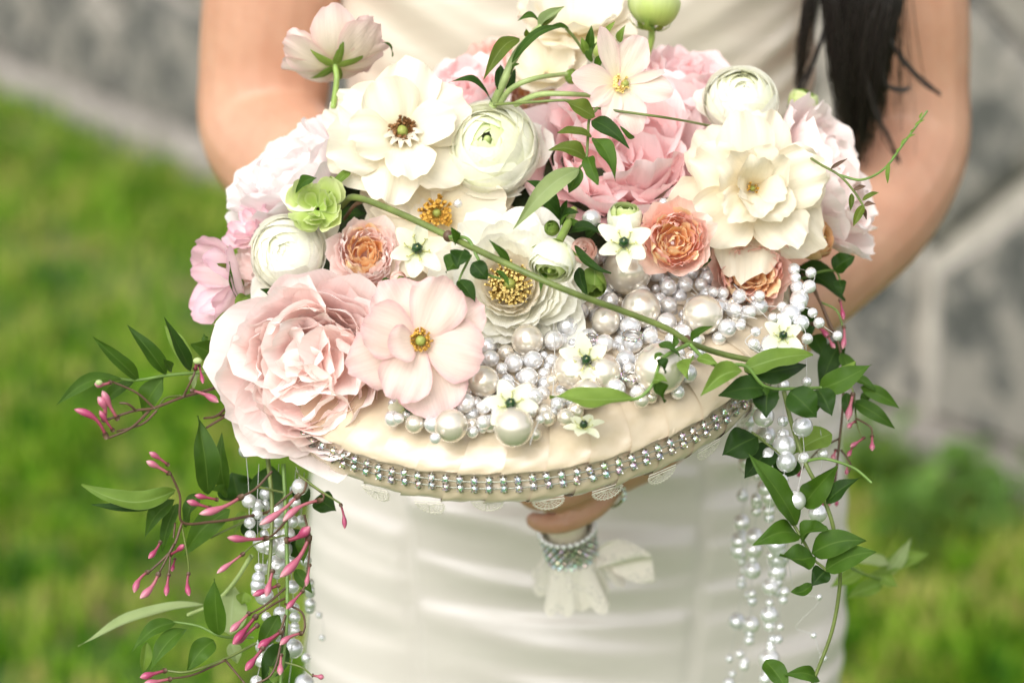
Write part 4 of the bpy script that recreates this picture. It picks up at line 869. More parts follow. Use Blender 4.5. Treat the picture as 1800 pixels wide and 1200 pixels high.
# --- small peach roses
F = Flower('spray_rose', 'peach rose with orange heart right of the star flower and green bud', 'rose', 1188, 420, 1.425, 61, (.05, .10, 1), 41, group='small peach roses'); rosette(F, PCH_O, PCH_P, PCH_I)
F = Flower('spray_rose', 'pink and apricot rose beside the left white globe', 'rose', 643, 442, 1.462, 60, (.10, .22, 1), 42, group='small peach roses'); rosette(F, PK_I, PK_I, PCH_I)
F = Flower('spray_rose', 'pinkish peach rose below the right cream bloom, over the pearls', 'rose', 1322, 478, 1.468, 68, (.06, -.10, 1), 43, .6, group='small peach roses'); rosette(F, PCH_O, PCH_P, PCH_I)
F = Flower('spray_rose', 'peach rose tucked between the white globe and the central pink rose', 'rose', 912, 348, 1.505, 63, (.0, .25, .95), 44, group='small peach roses'); rosette(F, PCH_O, PCH_O, PCH_I)
F = Flower('spray_rose', 'peach rose glimpsed deep behind the crossing green stems', 'rose', 938, 160, 1.565, 44, (0, .6, .8), 45, group='small peach roses'); rosette(F, PCH_O, PCH_O, PCH_I, 24)
# --- buds
def bud(label, x, y, d, r, axis, seed, mats, rings=6, sq=1.15, t0=62, tl=8, sep=0, name='flower_bud', stem=None, group='buds among the blooms'):
    F = Flower(name, label, 'bud', x, y, d, r, axis, seed, group=group); budball(F, mats, rings, sq, t0, tl, sep)
    if stem:
        M = np.array(F.e.matrix_world.to_3x3()); o = np.array(F.e.location); pts = spline([o+M @ np.array([0, 0, -.9*F.R])]+[P(*q) for q in stem], 6); v, f = tube(pts-o, stem_r(stem)*S, 10); v = v @ M; obj('stem', v, f, m_stem, F.e)
    return F
def stem_r(s_): return 6.5
F = Flower('flower_bud', 'lime green half open bud above the left white globe', 'bud', 553, 358, 1.455, 46, (-.12, .25, .95), 51, group='buds among the blooms')
openbloom(F, GRB, [(4, 1.5, 1.25, 98, 18, 16, -.7), (4, 1.45, 1.1, 94, 2, 8, -.7), (3, 1.3, .9, 88, -8, 4, -.68), (3, 1.15, .7, 75, -10, 4, -.66), (3, 1.0, .5, 60, -10, 0, -.64)], .03, .02, .04)
F.pet(WHG, 2.7, L=1.5, Wd=1.1, ph0=95, ph1=55, r0=.1, z0=-.6, cup=.8, tip=10, tr=.4, ruf=.03, cr=.03); F.pet(SEP, 1.1, 'sepal', L=1.5, Wd=.6, ph0=100, ph1=15, r0=.1, z0=-.72, cup=.9, tr=.8, pw=1.4, ruf=.03)
F = Flower('flower_bud', 'green bud on its own stem at the top edge of the picture', 'bud', 1150, 2, 1.53, 46, (.12, .95, .2), 52, group='buds among the blooms'); budball(F, [GRB, GRB], 6, 1.0, 70, 20, 5)
v, f = tube(spline([(0, 0, -.8), (-.15, .1, -1.5), (-.45, 0, -2.3)], 6), .13, 10); F.part('stem', v, f, m_stem)
bud('small green white bud above the star flower near the peach rose', 1098, 384, 1.435, 31, (.05, .85, .5), 53, [WHG, GRB, GRB], 6, 1.1, 66, 12, 4)
F = Flower('flower_bud', 'nodding green white bud with hairy sepals right of the golden stamens', 'bud', 970, 462, 1.405, 42, (-.25, -.78, .55), 54, group='buds among the blooms'); budball(F, [WHG, WHG, GRB], 6, 1.0, 84, 30); sepals(F, 5, 1.3, .62, 100, 30, -.85, SEP, 20)
M = np.array(F.e.matrix_world.to_3x3()); o = np.array(F.e.location); pts = spline([o+M @ np.array([0, 0, -.8*F.R]), P(985, 420, 1.425), P(1002, 386, 1.45), P(1008, 370, 1.48)], 6); v, f = tube(pts-o, 7*S, 10); obj('stem', v @ M, f, m_stem, F.e)
bud('small green bud leaning on the pearls by the vine', 1042, 497, 1.43, 23, (.1, -.7, .5), 55, [SEP, SEP], 4, 1.3, 50, 8)
bud('small peach bud behind the nodding green bud', 1026, 440, 1.455, 23, (.2, .1, .9), 56, [PCH_O, PCH_O, PCH_P], 5, 1.0, 60, 10)
bud('tiny dark green bud under the central pink rose', 970, 401, 1.455, 14, (-.2, .3, .9), 57, [SEP, SEP], 4, 1.0, 60, 8)
bud('pale yellow green bud among stems at the top centre', 1062, 82, 1.53, 24, (.1, .9, .4), 58, [GRB, GRB], 5, 1.0, 64, 14, 5)
bud('tiny round green bud at the end of the crossing stem', 1006, 135, 1.50, 14, (.7, .2, .6), 59, [SEP, SEP], 4, 1.0, 60, 8)
bud('tiny red green bud wedged above the blush bloom', 700, 490, 1.44, 14, (.4, -.3, .8), 60, [PCH_P, SEP], 4, 1.1, 60, 8)
F = Flower('rose_bud', 'apricot orange rose bud beside the right cream bloom', 'bud', 1432, 420, 1.492, 36, (.75, .12, .55), 61, group='rose buds'); budball(F, [ORB, ORB, ORB], 6, 1.25, 76, 20)
F = Flower('rose_bud', 'lilac edged pink rose sticking out furthest to the left', 'bud', 378, 502, 1.49, 70, (-.86, -.10, .40), 62, group='rose buds')
openbloom(F, LIL, [(4, 1.6, 1.35, 92, 20, 30, -.6), (4, 1.45, 1.15, 84, 4, 16, -.58), (4, 1.2, .8, 70, -6, 8, -.55)], .03, .03, .035); sepals(F, 4, 1.0, .26, 100, 20, -.66)
F = Flower('rose_bud', 'smaller lilac pink rose bud over the furthest left rose', 'bud', 432, 400, 1.505, 38, (-.55, .55, .6), 63, group='rose buds'); openbloom(F, LIL, [(5, 1.6, 1.2, 92, 14, 20, -.6), (4, 1.4, 1.0, 80, 0, 8, -.58), (4, 1.2, .8, 60, -8, 0, -.55)], .04, .03, .05)
F = Flower('rose_bud', 'ruffled pink rose edge between the left white globe and lilac rose', 'bud', 440, 470, 1.50, 40, (-.6, .2, .75), 64, group='rose buds'); openbloom(F, PK_I, [(6, 1.4, .9, 92, 30, 20, -.6), (6, 1.2, .8, 80, 8, 10, -.55), (5, 1.0, .6, 60, 0, 8, -.5)], .08, .07, .08)
F = Flower('rose_bud', 'small cream bud peeping out left of the large pink rose', 'bud', 403, 596, 1.47, 26, (-.8, .2, .5), 65, group='rose buds'); budball(F, [CR2, CR2], 5, 1.2, 70, 14)
bud('bright green buds cluster bit above the right pink rose', 1412, 178, 1.56, 26, (.2, .9, .3), 66, [GRB, SEP], 5, 1.0, 60, 12, 4)
# --- star flowers
for i, (x, y, d, r, ax, lab, kw) in enumerate([(733, 440, 1.432, 54, (.05, .25, .95), 'star flower above the blush bloom, left of the golden stamens', {}), (1097, 430, 1.400, 52, (-.05, .30, .95), 'star flower on the large pearl beside the peach rose', {}),
        (1030, 635, None, 50, (.02, .25, .97), 'star flower lying on the pearls at the heap centre', {}), (897, 712, None, 53, (.05, .30, .95), 'frontmost star flower on the pearls near the cushion rim', {}), (716, 714, None, 40, (.2, -.30, .9), 'star flower half covered by the blush bloom and pink rose', {}),
        (1026, 752, None, 38, (.0, .80, .58), 'star flower on the cushion rim under the long leaf', {}), (1375, 592, None, 40, (.1, .35, .9), 'star flower among the bead strands at the right rim', {})]):
    dd = d or float(np.dot(onp(x, y, 68 if i not in (4, 5) else 26)-CAM, FW))
    F = Flower('star_flower', 'white '+lab, 'star flower', x, y, dd, r, ax, 70+i, .26+.2*i, group='white star flowers'); star(F)

# ================================================================== VINES, SPRIGS AND BEAD STRANDS
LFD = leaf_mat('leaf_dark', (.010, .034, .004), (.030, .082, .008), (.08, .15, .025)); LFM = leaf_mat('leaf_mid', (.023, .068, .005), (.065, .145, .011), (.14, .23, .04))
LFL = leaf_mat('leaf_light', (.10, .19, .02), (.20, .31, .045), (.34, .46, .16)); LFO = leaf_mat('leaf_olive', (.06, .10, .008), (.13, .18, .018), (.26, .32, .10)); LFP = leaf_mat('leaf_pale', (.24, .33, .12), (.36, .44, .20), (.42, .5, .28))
m_vine = simple('vine_stem', (.13, .17, .04), .45, .3, 90, bmp=.2); m_vinebr = simple('vine_brown', (.10, .055, .03), .5, .3, 120); m_vinegr = simple('vine_green', (.14, .24, .05), .45, .2, 120); m_vinepale = simple('vine_pale', (.30, .38, .14), .5, .2, 120)
m_jas, t, b, o_ = newmat('jasmine_bud'); uvn = N(t, 'ShaderNodeUVMap'); sp = N(t, 'ShaderNodeSeparateXYZ'); t.links.new(uvn.outputs[0], sp.inputs[0]); oi = N(t, 'ShaderNodeObjectInfo')
ca = ramp(t, sp.outputs[1], [(0, (.12, .015, .02)), (.35, (.24, .02, .06)), (.8, (.34, .03, .11)), (1, (.46, .13, .19))]); cb = ramp(t, sp.outputs[1], [(0, (.22, .06, .05)), (.4, (.42, .14, .16)), (.8, (.52, .18, .25)), (1, (.68, .42, .40))])
t.links.new(mixc(t, math_(t, 'MULTIPLY', oi.outputs['Random'], .85), ca, cb), b.inputs['Base Color']); b.inputs['Roughness'].default_value = .4; b.inputs['Subsurface Weight'].default_value = 0
r6 = np.random.default_rng(44)
class Sprig:
    def __init__(s, name, label, base, cat='vine', group=None):
        s.o = P(*base); s.e = empty(name, s.o, label, cat, group)
    def stem(s, pts, r, mat=m_vine, name='stem', taper=.75):
        q = spline([P(*p) for p in pts], 7); v, f = tube(q-s.o, np.linspace(1, taper, len(q))*r*S, 8); return obj(name, v, f, mat, s.e)
    def leaf(s, a, b_, w, mat=LFM, bend=0, fold=.35, turn=None, wave=.09, face=None, blunt=.85, tipc=0.0, name='leaf'):
        """a, b_ = (x, y, depth) of base and tip; w = width in photo pixels; bend = sideways bow in pixels"""
        turn = r6.normal(0, .35) if turn is None else turn; tipc = tipc or r6.normal(.05, .10)
        A, B = P(*a), P(*b_); ax = B-A; L = np.linalg.norm(ax); d = ax/L
        nrm = V3(*(face if face else (r6.normal(0, .25), .45+r6.normal(0, .2), 1))); nrm = unit(nrm-d*np.dot(nrm, d)); side = np.cross(d, nrm)
        nv, nu = 20, 9; T, U = np.meshgrid(np.linspace(0, 1, nv), np.linspace(-1, 1, nu), indexing='ij')
        hw = w*S*.5*np.interp(T, [0, .05, .14, .28, .42, .58, .72, .84, .93, 1], [.04, .36, .74, .97, 1.0, .90, .68, .40, .17, .01])+.0001
        ph = r6.uniform(0, 6.28, 3); cv = turn*T
        sd_ = side*np.cos(turn*0)+0
        c = A+ax*T[..., None]+(UP*bend*S)[None, None]*np.sin(math.pi*T)[..., None]+nrm*(L*.10*np.sin(math.pi*T)-tipc*L*T**3)[..., None]
        lift = np.abs(U)*hw*fold+wave*w*S*np.sin(7*T+ph[0]+1.5*U)*np.abs(U)+.5*wave*w*S*np.sin(13*T+ph[1])*np.abs(U)
        ct, st = np.cos(cv)[..., None], np.sin(cv)[..., None]
        s2 = side*ct+nrm*st; n2 = nrm*ct-side*st
        v = c+s2*(U*hw)[..., None]+n2*lift[..., None]
        return obj(name, (v-s.o).reshape(-1, 3), grid_faces(nv, nu), mat, s.e, uv=np.stack([U*.5+.5, T], -1).reshape(-1, 2))
    def bud(s, a, b_, r=7, bow=None, pink=None):
        A, B = P(*a), P(*b_); L = np.linalg.norm(B-A); bw = r6.normal(0, .06) if bow is None else bow; d = (B-A)/L; sd_ = unit(np.cross(d, FW))
        T = np.linspace(0, 1, 16); pts = A+(B-A)*T[:, None]+sd_*(bw*L*np.sin(math.pi*T))[:, None]
        rad = np.interp(T, [0, .08, .25, .5, .62, .78, .92, 1], [.40, .42, .40, .46, .80, 1.0, .62, .08])*r*S*.76
        v, f = tube(pts-s.o, rad, 8); uv = np.stack([np.repeat(np.linspace(0, 1, 8), 16), np.tile(T, 8)], -1); o = obj('bud', v, f, m_jas, s.e, uv)
        v, f = tube((pts[:3]-s.o)+0, np.array([.40, .58, .50])*r*S, 8); obj('calyx', v, f, m_vinebr, o)
# ---- long vine across the front
D = lambda x, y, h=40: float(np.dot(onp(x, y, h)-CAM, FW))
s = Sprig('long_vine', 'thick green vine crossing the bouquet diagonally from the cream bloom to the right rim', (620, 347, 1.46))
s.stem([(600, 362, 1.475), (625, 347, 1.46), (700, 374, 1.43), (790, 416, 1.405), (900, 468, 1.375), (1000, 512, 1.37), (1090, 545, 1.385), (1170, 576, 1.395), (1215, 603, 1.40), (1270, 622, 1.415), (1335, 636, 1.42)], 6.2, m_vine, taper=.8)
s.stem([(640, 352, 1.455), (622, 362, 1.465), (605, 385, 1.48)], 4, m_vinebr)
for x, y, dd in ((788, 415, 1.405), (1207, 599, 1.40)): 
    v, f = ball(10, 8); obj('node', v*np.array([9, 8, 10])*S+P(x, y, dd)-s.o, f, m_vinebr, s.e)
s.stem([(790, 416, 1.403), (822, 420, 1.395), (838, 450, 1.39), (855, 480, 1.392), (880, 490, 1.395)], 3, m_vinegr); s.stem([(828, 448, 1.395), (812, 480, 1.40), (806, 495, 1.40)], 2.4, m_vinegr)
for a, b_, w, m in (((800, 428, 1.40), (795, 400, 1.39), 18, LFM), ((810, 455, 1.40), (783, 478, 1.40), 36, LFM), ((815, 440, 1.395), (803, 470, 1.39), 34, LFD), ((830, 462, 1.39), (857, 492, 1.39), 30, LFD), ((806, 492, 1.40), (835, 530, 1.395), 26, LFD), ((893, 466, 1.39), (865, 422, 1.38), 14, LFM), ((872, 476, 1.39), (895, 500, 1.385), 12, LFM)):
    s.leaf(a, b_, w, m, fold=.45)
# ---- branches at the vine's fork
s = Sprig('vine_branch', 'curling green branch dropping from the vine fork, ending in a long leaf over the cushion', (1213, 603, 1.40))
s.stem([(1213, 603, 1.40), (1165, 630, 1.375), (1150, 670, 1.365), (1130, 695, 1.365), (1108, 703, 1.37)], 3.6, m_vinegr)
s.leaf((1117, 700, 1.37), (966, 700, 1.372), 52, LFL, bend=-13, fold=.25, face=(0, .75, .6))
for a, b_, w, m in (((1158, 605, 1.385), (1195, 627, 1.38), 16, LFM), ((1152, 633, 1.37), (1172, 655, 1.37), 20, LFD), ((1145, 672, 1.365), (1165, 708, 1.37), 26, LFM), ((1148, 668, 1.365), (1175, 672, 1.36), 18, LFL), ((1150, 632, 1.37), (1168, 622, 1.37), 12, LFM)): s.leaf(a, b_, w, m, fold=.8, turn=.7, wave=.12)
s = Sprig('vine_branch', 'leafy branch running right from the vine fork over the rim', (1208, 600, 1.40))
s.stem([(1210, 602, 1.40), (1238, 630, 1.39), (1265, 643, 1.39), (1310, 643, 1.395), (1345, 679, 1.40), (1395, 683, 1.41), (1445, 681, 1.42)], 3.6, m_vinegr)
for a, b_, w, m, bd, fo in (((1215, 598, 1.395), (1248, 572, 1.385), 16, LFM, 0, .5), ((1186, 590, 1.39), (1183, 614, 1.385), 12, LFM, 0, .5), ((1225, 590, 1.395), (1232, 578, 1.39), 10, LFM, 0, .5), ((1216, 630, 1.39), (1210, 668, 1.38), 28, LFL, 0, .9), ((1225, 630, 1.39), (1262, 640, 1.385), 18, LFL, 0, .6), ((1304, 652, 1.39), (1233, 685, 1.38), 36, LFL, 4, .8),
        ((1308, 650, 1.40), (1428, 612, 1.40), 46, LFL, -4, .15), ((1309, 654, 1.403), (1424, 620, 1.41), 50, LFD, -16, .3), ((1346, 682, 1.40), (1270, 682, 1.39), 46, LFD, -4, .25), ((1350, 684, 1.40), (1346, 730, 1.39), 46, LFD, 0, .3), ((1362, 686, 1.40), (1340, 715, 1.395), 30, LFM, 0, .4), ((1388, 688, 1.40), (1436, 732, 1.395), 54, LFD, 0, .25), ((1438, 684, 1.41), (1462, 728, 1.40), 38, LFD, 0, .4), ((1436, 686, 1.41), (1434, 726, 1.405), 20, LFM, 0, .5),
        ((1440, 684, 1.42), (1527, 638, 1.41), 42, LFM, -8, .25), ((1450, 680, 1.42), (1503, 632, 1.42), 26, LFL, -6, .4)):
    s.leaf(a, b_, w, m, bend=bd, fold=fo)
# ---- thin vine over the central bloom and its tips
s = Sprig('thin_vine', 'thin brown green vine arching behind the blush bloom to the right rose', (870, 184, 1.475))
s.stem([(868, 184, 1.475), (930, 180, 1.462), (1000, 177, 1.455), (1050, 190, 1.45), (1170, 207, 1.45), (1250, 222, 1.49), (1330, 242, 1.51)], 2.7, m_vine)
s.stem([(1330, 242, 1.51), (1395, 260, 1.48), (1440, 288, 1.45), (1475, 308, 1.44), (1500, 335, 1.44), (1518, 362, 1.44)], 2.6, m_vine); s.stem([(1475, 308, 1.44), (1515, 316, 1.44), (1555, 296, 1.45), (1590, 250, 1.46), (1630, 195, 1.47)], 2.4, m_vinegr)
for a, b_, w in (((1460, 298, 1.44), (1490, 282, 1.44), 6), ((1500, 335, 1.44), (1522, 328, 1.44), 8), ((1497, 340, 1.44), (1495, 370, 1.44), 9), ((1516, 352, 1.44), (1545, 338, 1.44), 9), ((1518, 362, 1.44), (1540, 358, 1.44), 8), ((1518, 360, 1.44), (1500, 398, 1.44), 14), ((1515, 365, 1.44), (1525, 385, 1.44), 7)): s.leaf(a, b_, w, m_vinebr if w < 9 else LFO, fold=.8)
s.leaf((1562, 286, 1.45), (1560, 322, 1.45), 8, LFL)
for i in range(7): s.leaf((1568+8*i, 280-12*i, 1.455), (1576+9*i+r6.normal(0, 6), 272-13*i+r6.normal(0, 4), 1.455), 3.5, LFL)
# ---- hanging leaf sprig in front of the central bloom
s = Sprig('leaf_sprig', 'olive leaf sprig hanging in front of the central pink bloom', (1045, 190, 1.43))
s.stem([(1050, 190, 1.435), (1036, 210, 1.425), (1033, 250, 1.415), (1030, 280, 1.412), (1018, 296, 1.41)], 2.8, m_vine)
for a, b_, w, m, bd in (((1046, 206, 1.425), (990, 179, 1.42), 34, LFO, -2), ((1040, 212, 1.42), (1105, 259, 1.41), 28, LFD, 6), ((1040, 240, 1.415), (977, 238, 1.41), 20, LFO, 4), ((1032, 278, 1.412), (966, 262, 1.405), 30, LFO, 4), ((1042, 242, 1.415), (1084, 315, 1.405), 32, LFM, 6), ((1033, 276, 1.41), (1052, 326, 1.40), 28, LFM, 3), ((1020, 296, 1.41), (1000, 340, 1.41), 24, LFM, 0), ((1018, 297, 1.408), (903, 398, 1.39), 34, LFP, 8)): s.leaf(a, b_, w, m, bend=bd, fold=.3)
s.leaf((1090, 222, 1.42), (1118, 241, 1.425), 9, LFM, bend=-8)
# ---- green stems at the top
s = Sprig('green_stem', 'thick pale green stem with a closed bud rising at the top centre left', (868, 184, 1.48), 'stem', 'bare stems between the blooms')
s.stem([(866, 186, 1.48), (885, 145, 1.47), (905, 100, 1.47), (930, 68, 1.475), (952, 48, 1.48)], 7.5, m_vinepale, taper=.95)
for i in range(4): s.leaf((948, 50, 1.48), (992-3*i, 12+2*i, 1.47+.006*i), 20-2*i, LFL if i % 2 else LFP, fold=1.0, name='bud_scale', face=(.3*(i-1.5), .5, .8))
for a, b_, w, m, bd in (((900, 110, 1.465), (993, 43, 1.46), 16, LFM, 14), ((912, 68, 1.47), (850, 140, 1.46), 28, LFO, 14), ((864, 180, 1.475), (790, 144, 1.46), 17, LFD, 14), ((878, 160, 1.47), (880, 112, 1.475), 20, LFD, 0), ((900, 130, 1.47), (912, 112, 1.46), 16, LFM, 0), ((893, 160, 1.48), (905, 120, 1.48), 18, LFD, 0), ((948, 38, 1.48), (910, 36, 1.475), 12, LFM, 8), ((1000, 50, 1.48), (960, 50, 1.475), 9, LFM, 3), ((930, 66, 1.475), (925, 50, 1.47), 12, LFO, 0)): s.leaf(a, b_, w, m, bend=bd, fold=.4)
s = Sprig('green_stem', 'slim green stem bending right to the tiny round bud', (872, 184, 1.478), 'stem', 'bare stems between the blooms'); s.stem([(878, 182, 1.478), (900, 155, 1.468), (940, 138, 1.465), (995, 130, 1.485)], 5.5, m_vinepale)
s = Sprig('green_stem', 'slim green stem running level under the blush bloom', (920, 176, 1.47), 'stem', 'bare stems between the blooms'); s.stem([(905, 184, 1.475), (945, 167, 1.465), (990, 165, 1.46), (1040, 168, 1.47)], 5.5, m_vinepale)
s = Sprig('green_stem', 'short dark twig at the top between green stem and blush bloom', (1000, 50, 1.49), 'stem', 'bare stems between the blooms'); s.stem([(995, 50, 1.485), (1012, 70, 1.488), (1028, 95, 1.49)], 3, m_vine)
for a, b_, w in (((1030, 95, 1.48), (1022, 66, 1.475), 14), ((1040, 110, 1.48), (1048, 75, 1.475), 20), ((1048, 120, 1.48), (1068, 95, 1.475), 16), ((1036, 90, 1.48), (1040, 45, 1.475), 16), ((1090, 75, 1.485), (1098, 45, 1.48), 14), ((1060, 70, 1.48), (1080, 38, 1.475), 12)): s.leaf(a, b_, w, LFL if w < 16 else LFM, fold=.7)
# ---- dark leaves in the gap under the central bloom
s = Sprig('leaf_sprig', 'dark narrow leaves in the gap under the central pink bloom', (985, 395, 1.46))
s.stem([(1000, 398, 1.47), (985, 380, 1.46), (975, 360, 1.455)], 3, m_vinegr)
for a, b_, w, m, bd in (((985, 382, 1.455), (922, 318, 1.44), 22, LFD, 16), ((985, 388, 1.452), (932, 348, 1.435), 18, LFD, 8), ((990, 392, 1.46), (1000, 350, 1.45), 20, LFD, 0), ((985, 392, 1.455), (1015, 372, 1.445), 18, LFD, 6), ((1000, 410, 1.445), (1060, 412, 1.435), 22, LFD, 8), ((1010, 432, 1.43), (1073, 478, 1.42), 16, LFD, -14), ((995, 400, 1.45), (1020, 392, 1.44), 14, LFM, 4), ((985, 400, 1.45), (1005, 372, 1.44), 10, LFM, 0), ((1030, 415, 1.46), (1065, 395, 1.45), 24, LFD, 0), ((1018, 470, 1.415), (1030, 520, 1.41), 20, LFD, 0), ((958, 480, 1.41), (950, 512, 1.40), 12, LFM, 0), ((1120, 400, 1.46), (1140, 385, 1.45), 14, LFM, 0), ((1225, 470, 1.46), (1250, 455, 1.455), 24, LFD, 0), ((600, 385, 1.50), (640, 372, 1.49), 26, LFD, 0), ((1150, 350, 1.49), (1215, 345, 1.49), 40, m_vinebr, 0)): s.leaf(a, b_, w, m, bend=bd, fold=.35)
# ---- small sprigs round the left blooms
s = Sprig('leaf_sprig', 'few green leaves and sepals between the left pink roses', (420, 540, 1.48))
for a, b_, w, m, bd in (((425, 535, 1.48), (408, 455, 1.46), 14, LFM, 0), ((432, 520, 1.475), (412, 550, 1.465), 24, LFL, 0), ((425, 545, 1.475), (370, 575, 1.465), 10, LFL, 4), ((410, 480, 1.48), (378, 464, 1.47), 9, LFO, 4), ((480, 520, 1.47), (460, 508, 1.46), 14, LFD, 0), ((685, 492, 1.45), (668, 500, 1.44), 12, LFM, 0), ((615, 300, 1.47), (580, 335, 1.46), 18, LFL, 0), ((690, 100, 1.50), (672, 75, 1.49), 14, LFM, 4), ((520, 340, 1.46), (560, 315, 1.45), 22, LFM, 6)): s.leaf(a, b_, w, m, bend=bd)

# ---- jasmine, left
s = Sprig('jasmine_spray', 'leafy jasmine spray reaching furthest left beside the large rose', (405, 660, 1.46), 'jasmine', 'jasmine on the left')
s.stem([(420, 662, 1.465), (385, 653, 1.45), (330, 656, 1.435), (290, 660, 1.43), (240, 668, 1.425), (195, 664, 1.42)], 3.0, m_vinegr)
for a, b_, w, m, bd, fo in (((243, 667, 1.425), (158, 594, 1.41), 24, LFM, -4, .5), ((292, 658, 1.43), (224, 571, 1.42), 27, LFM, -4, .5), ((336, 652, 1.435), (279, 556, 1.42), 22, LFD, -4, .4), ((338, 650, 1.44), (288, 570, 1.44), 26, LFL, 6, .2), ((400, 645, 1.47), (330, 603, 1.455), 44, LFM, 4, .3), ((213, 667, 1.42), (100, 718, 1.41), 25, LFM, 14, .5), ((236, 672, 1.43), (178, 714, 1.44), 22, LFM, 4, .4), ((288, 664, 1.43), (248, 738, 1.44), 38, LFM, 2, .4), ((302, 652, 1.43), (283, 630, 1.42), 15, LFM, 0, .4), ((365, 600, 1.46), (358, 586, 1.46), 14, LFM, 0, .4), ((350, 660, 1.44), (340, 685, 1.45), 22, LFP, 0, .3)): s.leaf(a, b_, w, m, bend=bd, fold=fo, wave=.1)
s = Sprig('jasmine_spray', 'brown twig with curled magenta buds under the furthest left leaves', (405, 670, 1.46), 'jasmine', 'jasmine on the left')
s.stem([(410, 668, 1.46), (370, 684, 1.44), (320, 698, 1.42), (270, 717, 1.41), (235, 722, 1.405), (180, 740, 1.40)], 3.0, m_vinebr); s.stem([(272, 718, 1.41), (240, 690, 1.405), (196, 670, 1.40)], 2.2, m_vinebr); s.stem([(262, 722, 1.41), (230, 752, 1.40), (190, 770, 1.395)], 2.4, m_vinebr); s.stem([(275, 722, 1.41), (250, 745, 1.405), (205, 758, 1.40)], 2.2, m_vinebr); s.stem([(322, 697, 1.42), (338, 665, 1.415), (343, 652, 1.415)], 2.2, m_vinebr); s.stem([(318, 695, 1.42), (290, 700, 1.415), (275, 722, 1.41)], 2.2, LFO); s.stem([(240, 722, 1.405), (225, 710, 1.40), (210, 708, 1.40)], 2.2, m_vinebr)
for a, b_, r, bw in (((196, 671, 1.40), (166, 674, 1.395), 8, .1), ((188, 771, 1.395), (130, 719, 1.39), 9, -.16), ((182, 741, 1.40), (172, 697, 1.395), 10, -.16), ((208, 738, 1.40), (180, 686, 1.395), 9, .02), ((200, 758, 1.40), (175, 721, 1.395), 7, .02), ((335, 686, 1.43), (384, 707, 1.425), 9, .06), ((343, 650, 1.415), (348, 630, 1.41), 8, 0), ((350, 640, 1.415), (357, 674, 1.41), 5, 0)): s.bud(a, b_, r, bw)
for p, r in (((347, 634, 1.405), 6), ((174, 672, 1.388), 5)): v, f = ball(10, 8); obj('bud_tip', v*r*S*np.array([1.2, 1, .9])+P(*p)-s.o, f, STG, s.e)
s = Sprig('jasmine_spray', 'bare forked brown twig tips at the left rim of the large rose', (410, 715, 1.45), 'jasmine', 'jasmine on the left'); s.stem([(420, 690, 1.45), (385, 728, 1.44), (358, 735, 1.435)], 2.6, m_vinebr); s.stem([(420, 718, 1.45), (390, 735, 1.44), (362, 752, 1.435)], 2.6, m_vinebr); s.stem([(410, 728, 1.45), (385, 730, 1.44)], 2.6, m_vinebr)
s = Sprig('jasmine_spray', 'drooping jasmine spray with magenta bud clusters left of the bead strands', (470, 890, 1.46), 'jasmine', 'jasmine on the left')
s.stem([(470, 900, 1.465), (420, 910, 1.45), (370, 917, 1.44), (320, 917, 1.43), (316, 870, 1.425), (299, 830, 1.42)], 2.8, m_vinebr); s.stem([(320, 918, 1.43), (302, 965, 1.425), (262, 1005, 1.42)], 2.4, m_vinebr); s.stem([(306, 955, 1.425), (280, 1006, 1.42)], 2, m_vinebr); s.stem([(300, 968, 1.425), (297, 1008, 1.42)], 2, m_vinebr); s.stem([(320, 925, 1.43), (330, 980, 1.425), (332, 1006, 1.42)], 2, LFO); s.stem([(308, 918, 1.43), (305, 945, 1.43)], 2, m_vinebr); s.stem([(455, 905, 1.46), (400, 930, 1.45), (370, 945, 1.45)], 2.2, m_vine)
for a, b_, r in (((299, 833, 1.42), (257, 810, 1.415), 8), ((297, 818, 1.42), (262, 794, 1.415), 7), ((262, 1003, 1.42), (236, 1041, 1.415), 8), ((280, 1005, 1.42), (246, 1051, 1.415), 9), ((297, 1007, 1.42), (292, 1047, 1.415), 7), ((332, 1005, 1.42), (333, 1047, 1.415), 7), ((283, 950, 1.43), (261, 981, 1.425), 7), ((298, 975, 1.42), (324, 957, 1.41), 7), ((308, 980, 1.43), (302, 1004, 1.425), 5)): s.bud(a, b_, r)
for a, b_, w, m, bd, fo in (((308, 862, 1.435), (146, 846, 1.42), 36, LFL, -30, .5), ((306, 866, 1.437), (160, 876, 1.43), 26, LFD, -22, .3), ((308, 878, 1.44), (248, 943, 1.44), 28, LFM, 4, .4), ((312, 885, 1.45), (284, 968, 1.45), 24, LFM, 2, .4), ((366, 868, 1.44), (349, 733, 1.43), 46, LFM, 0, .35), ((396, 864, 1.46), (388, 762, 1.45), 28, LFM, 0, .4), ((405, 895, 1.45), (318, 972, 1.45), 42, LFM, 4, .3), ((420, 880, 1.48), (408, 830, 1.48), 70, LFD, 0, .2), ((350, 868, 1.46), (322, 925, 1.46), 34, LFM, 0, .3), ((430, 900, 1.47), (412, 935, 1.46), 20, LFL, 0, .4), ((400, 868, 1.46), (370, 860, 1.45), 24, LFM, 0, .4)): s.leaf(a, b_, w, m, bend=bd, fold=fo, wave=.09)
s = Sprig('jasmine_spray', 'long hanging jasmine stem with pink buds in front of the left bead strands', (480, 815, 1.45), 'jasmine', 'jasmine on the left')
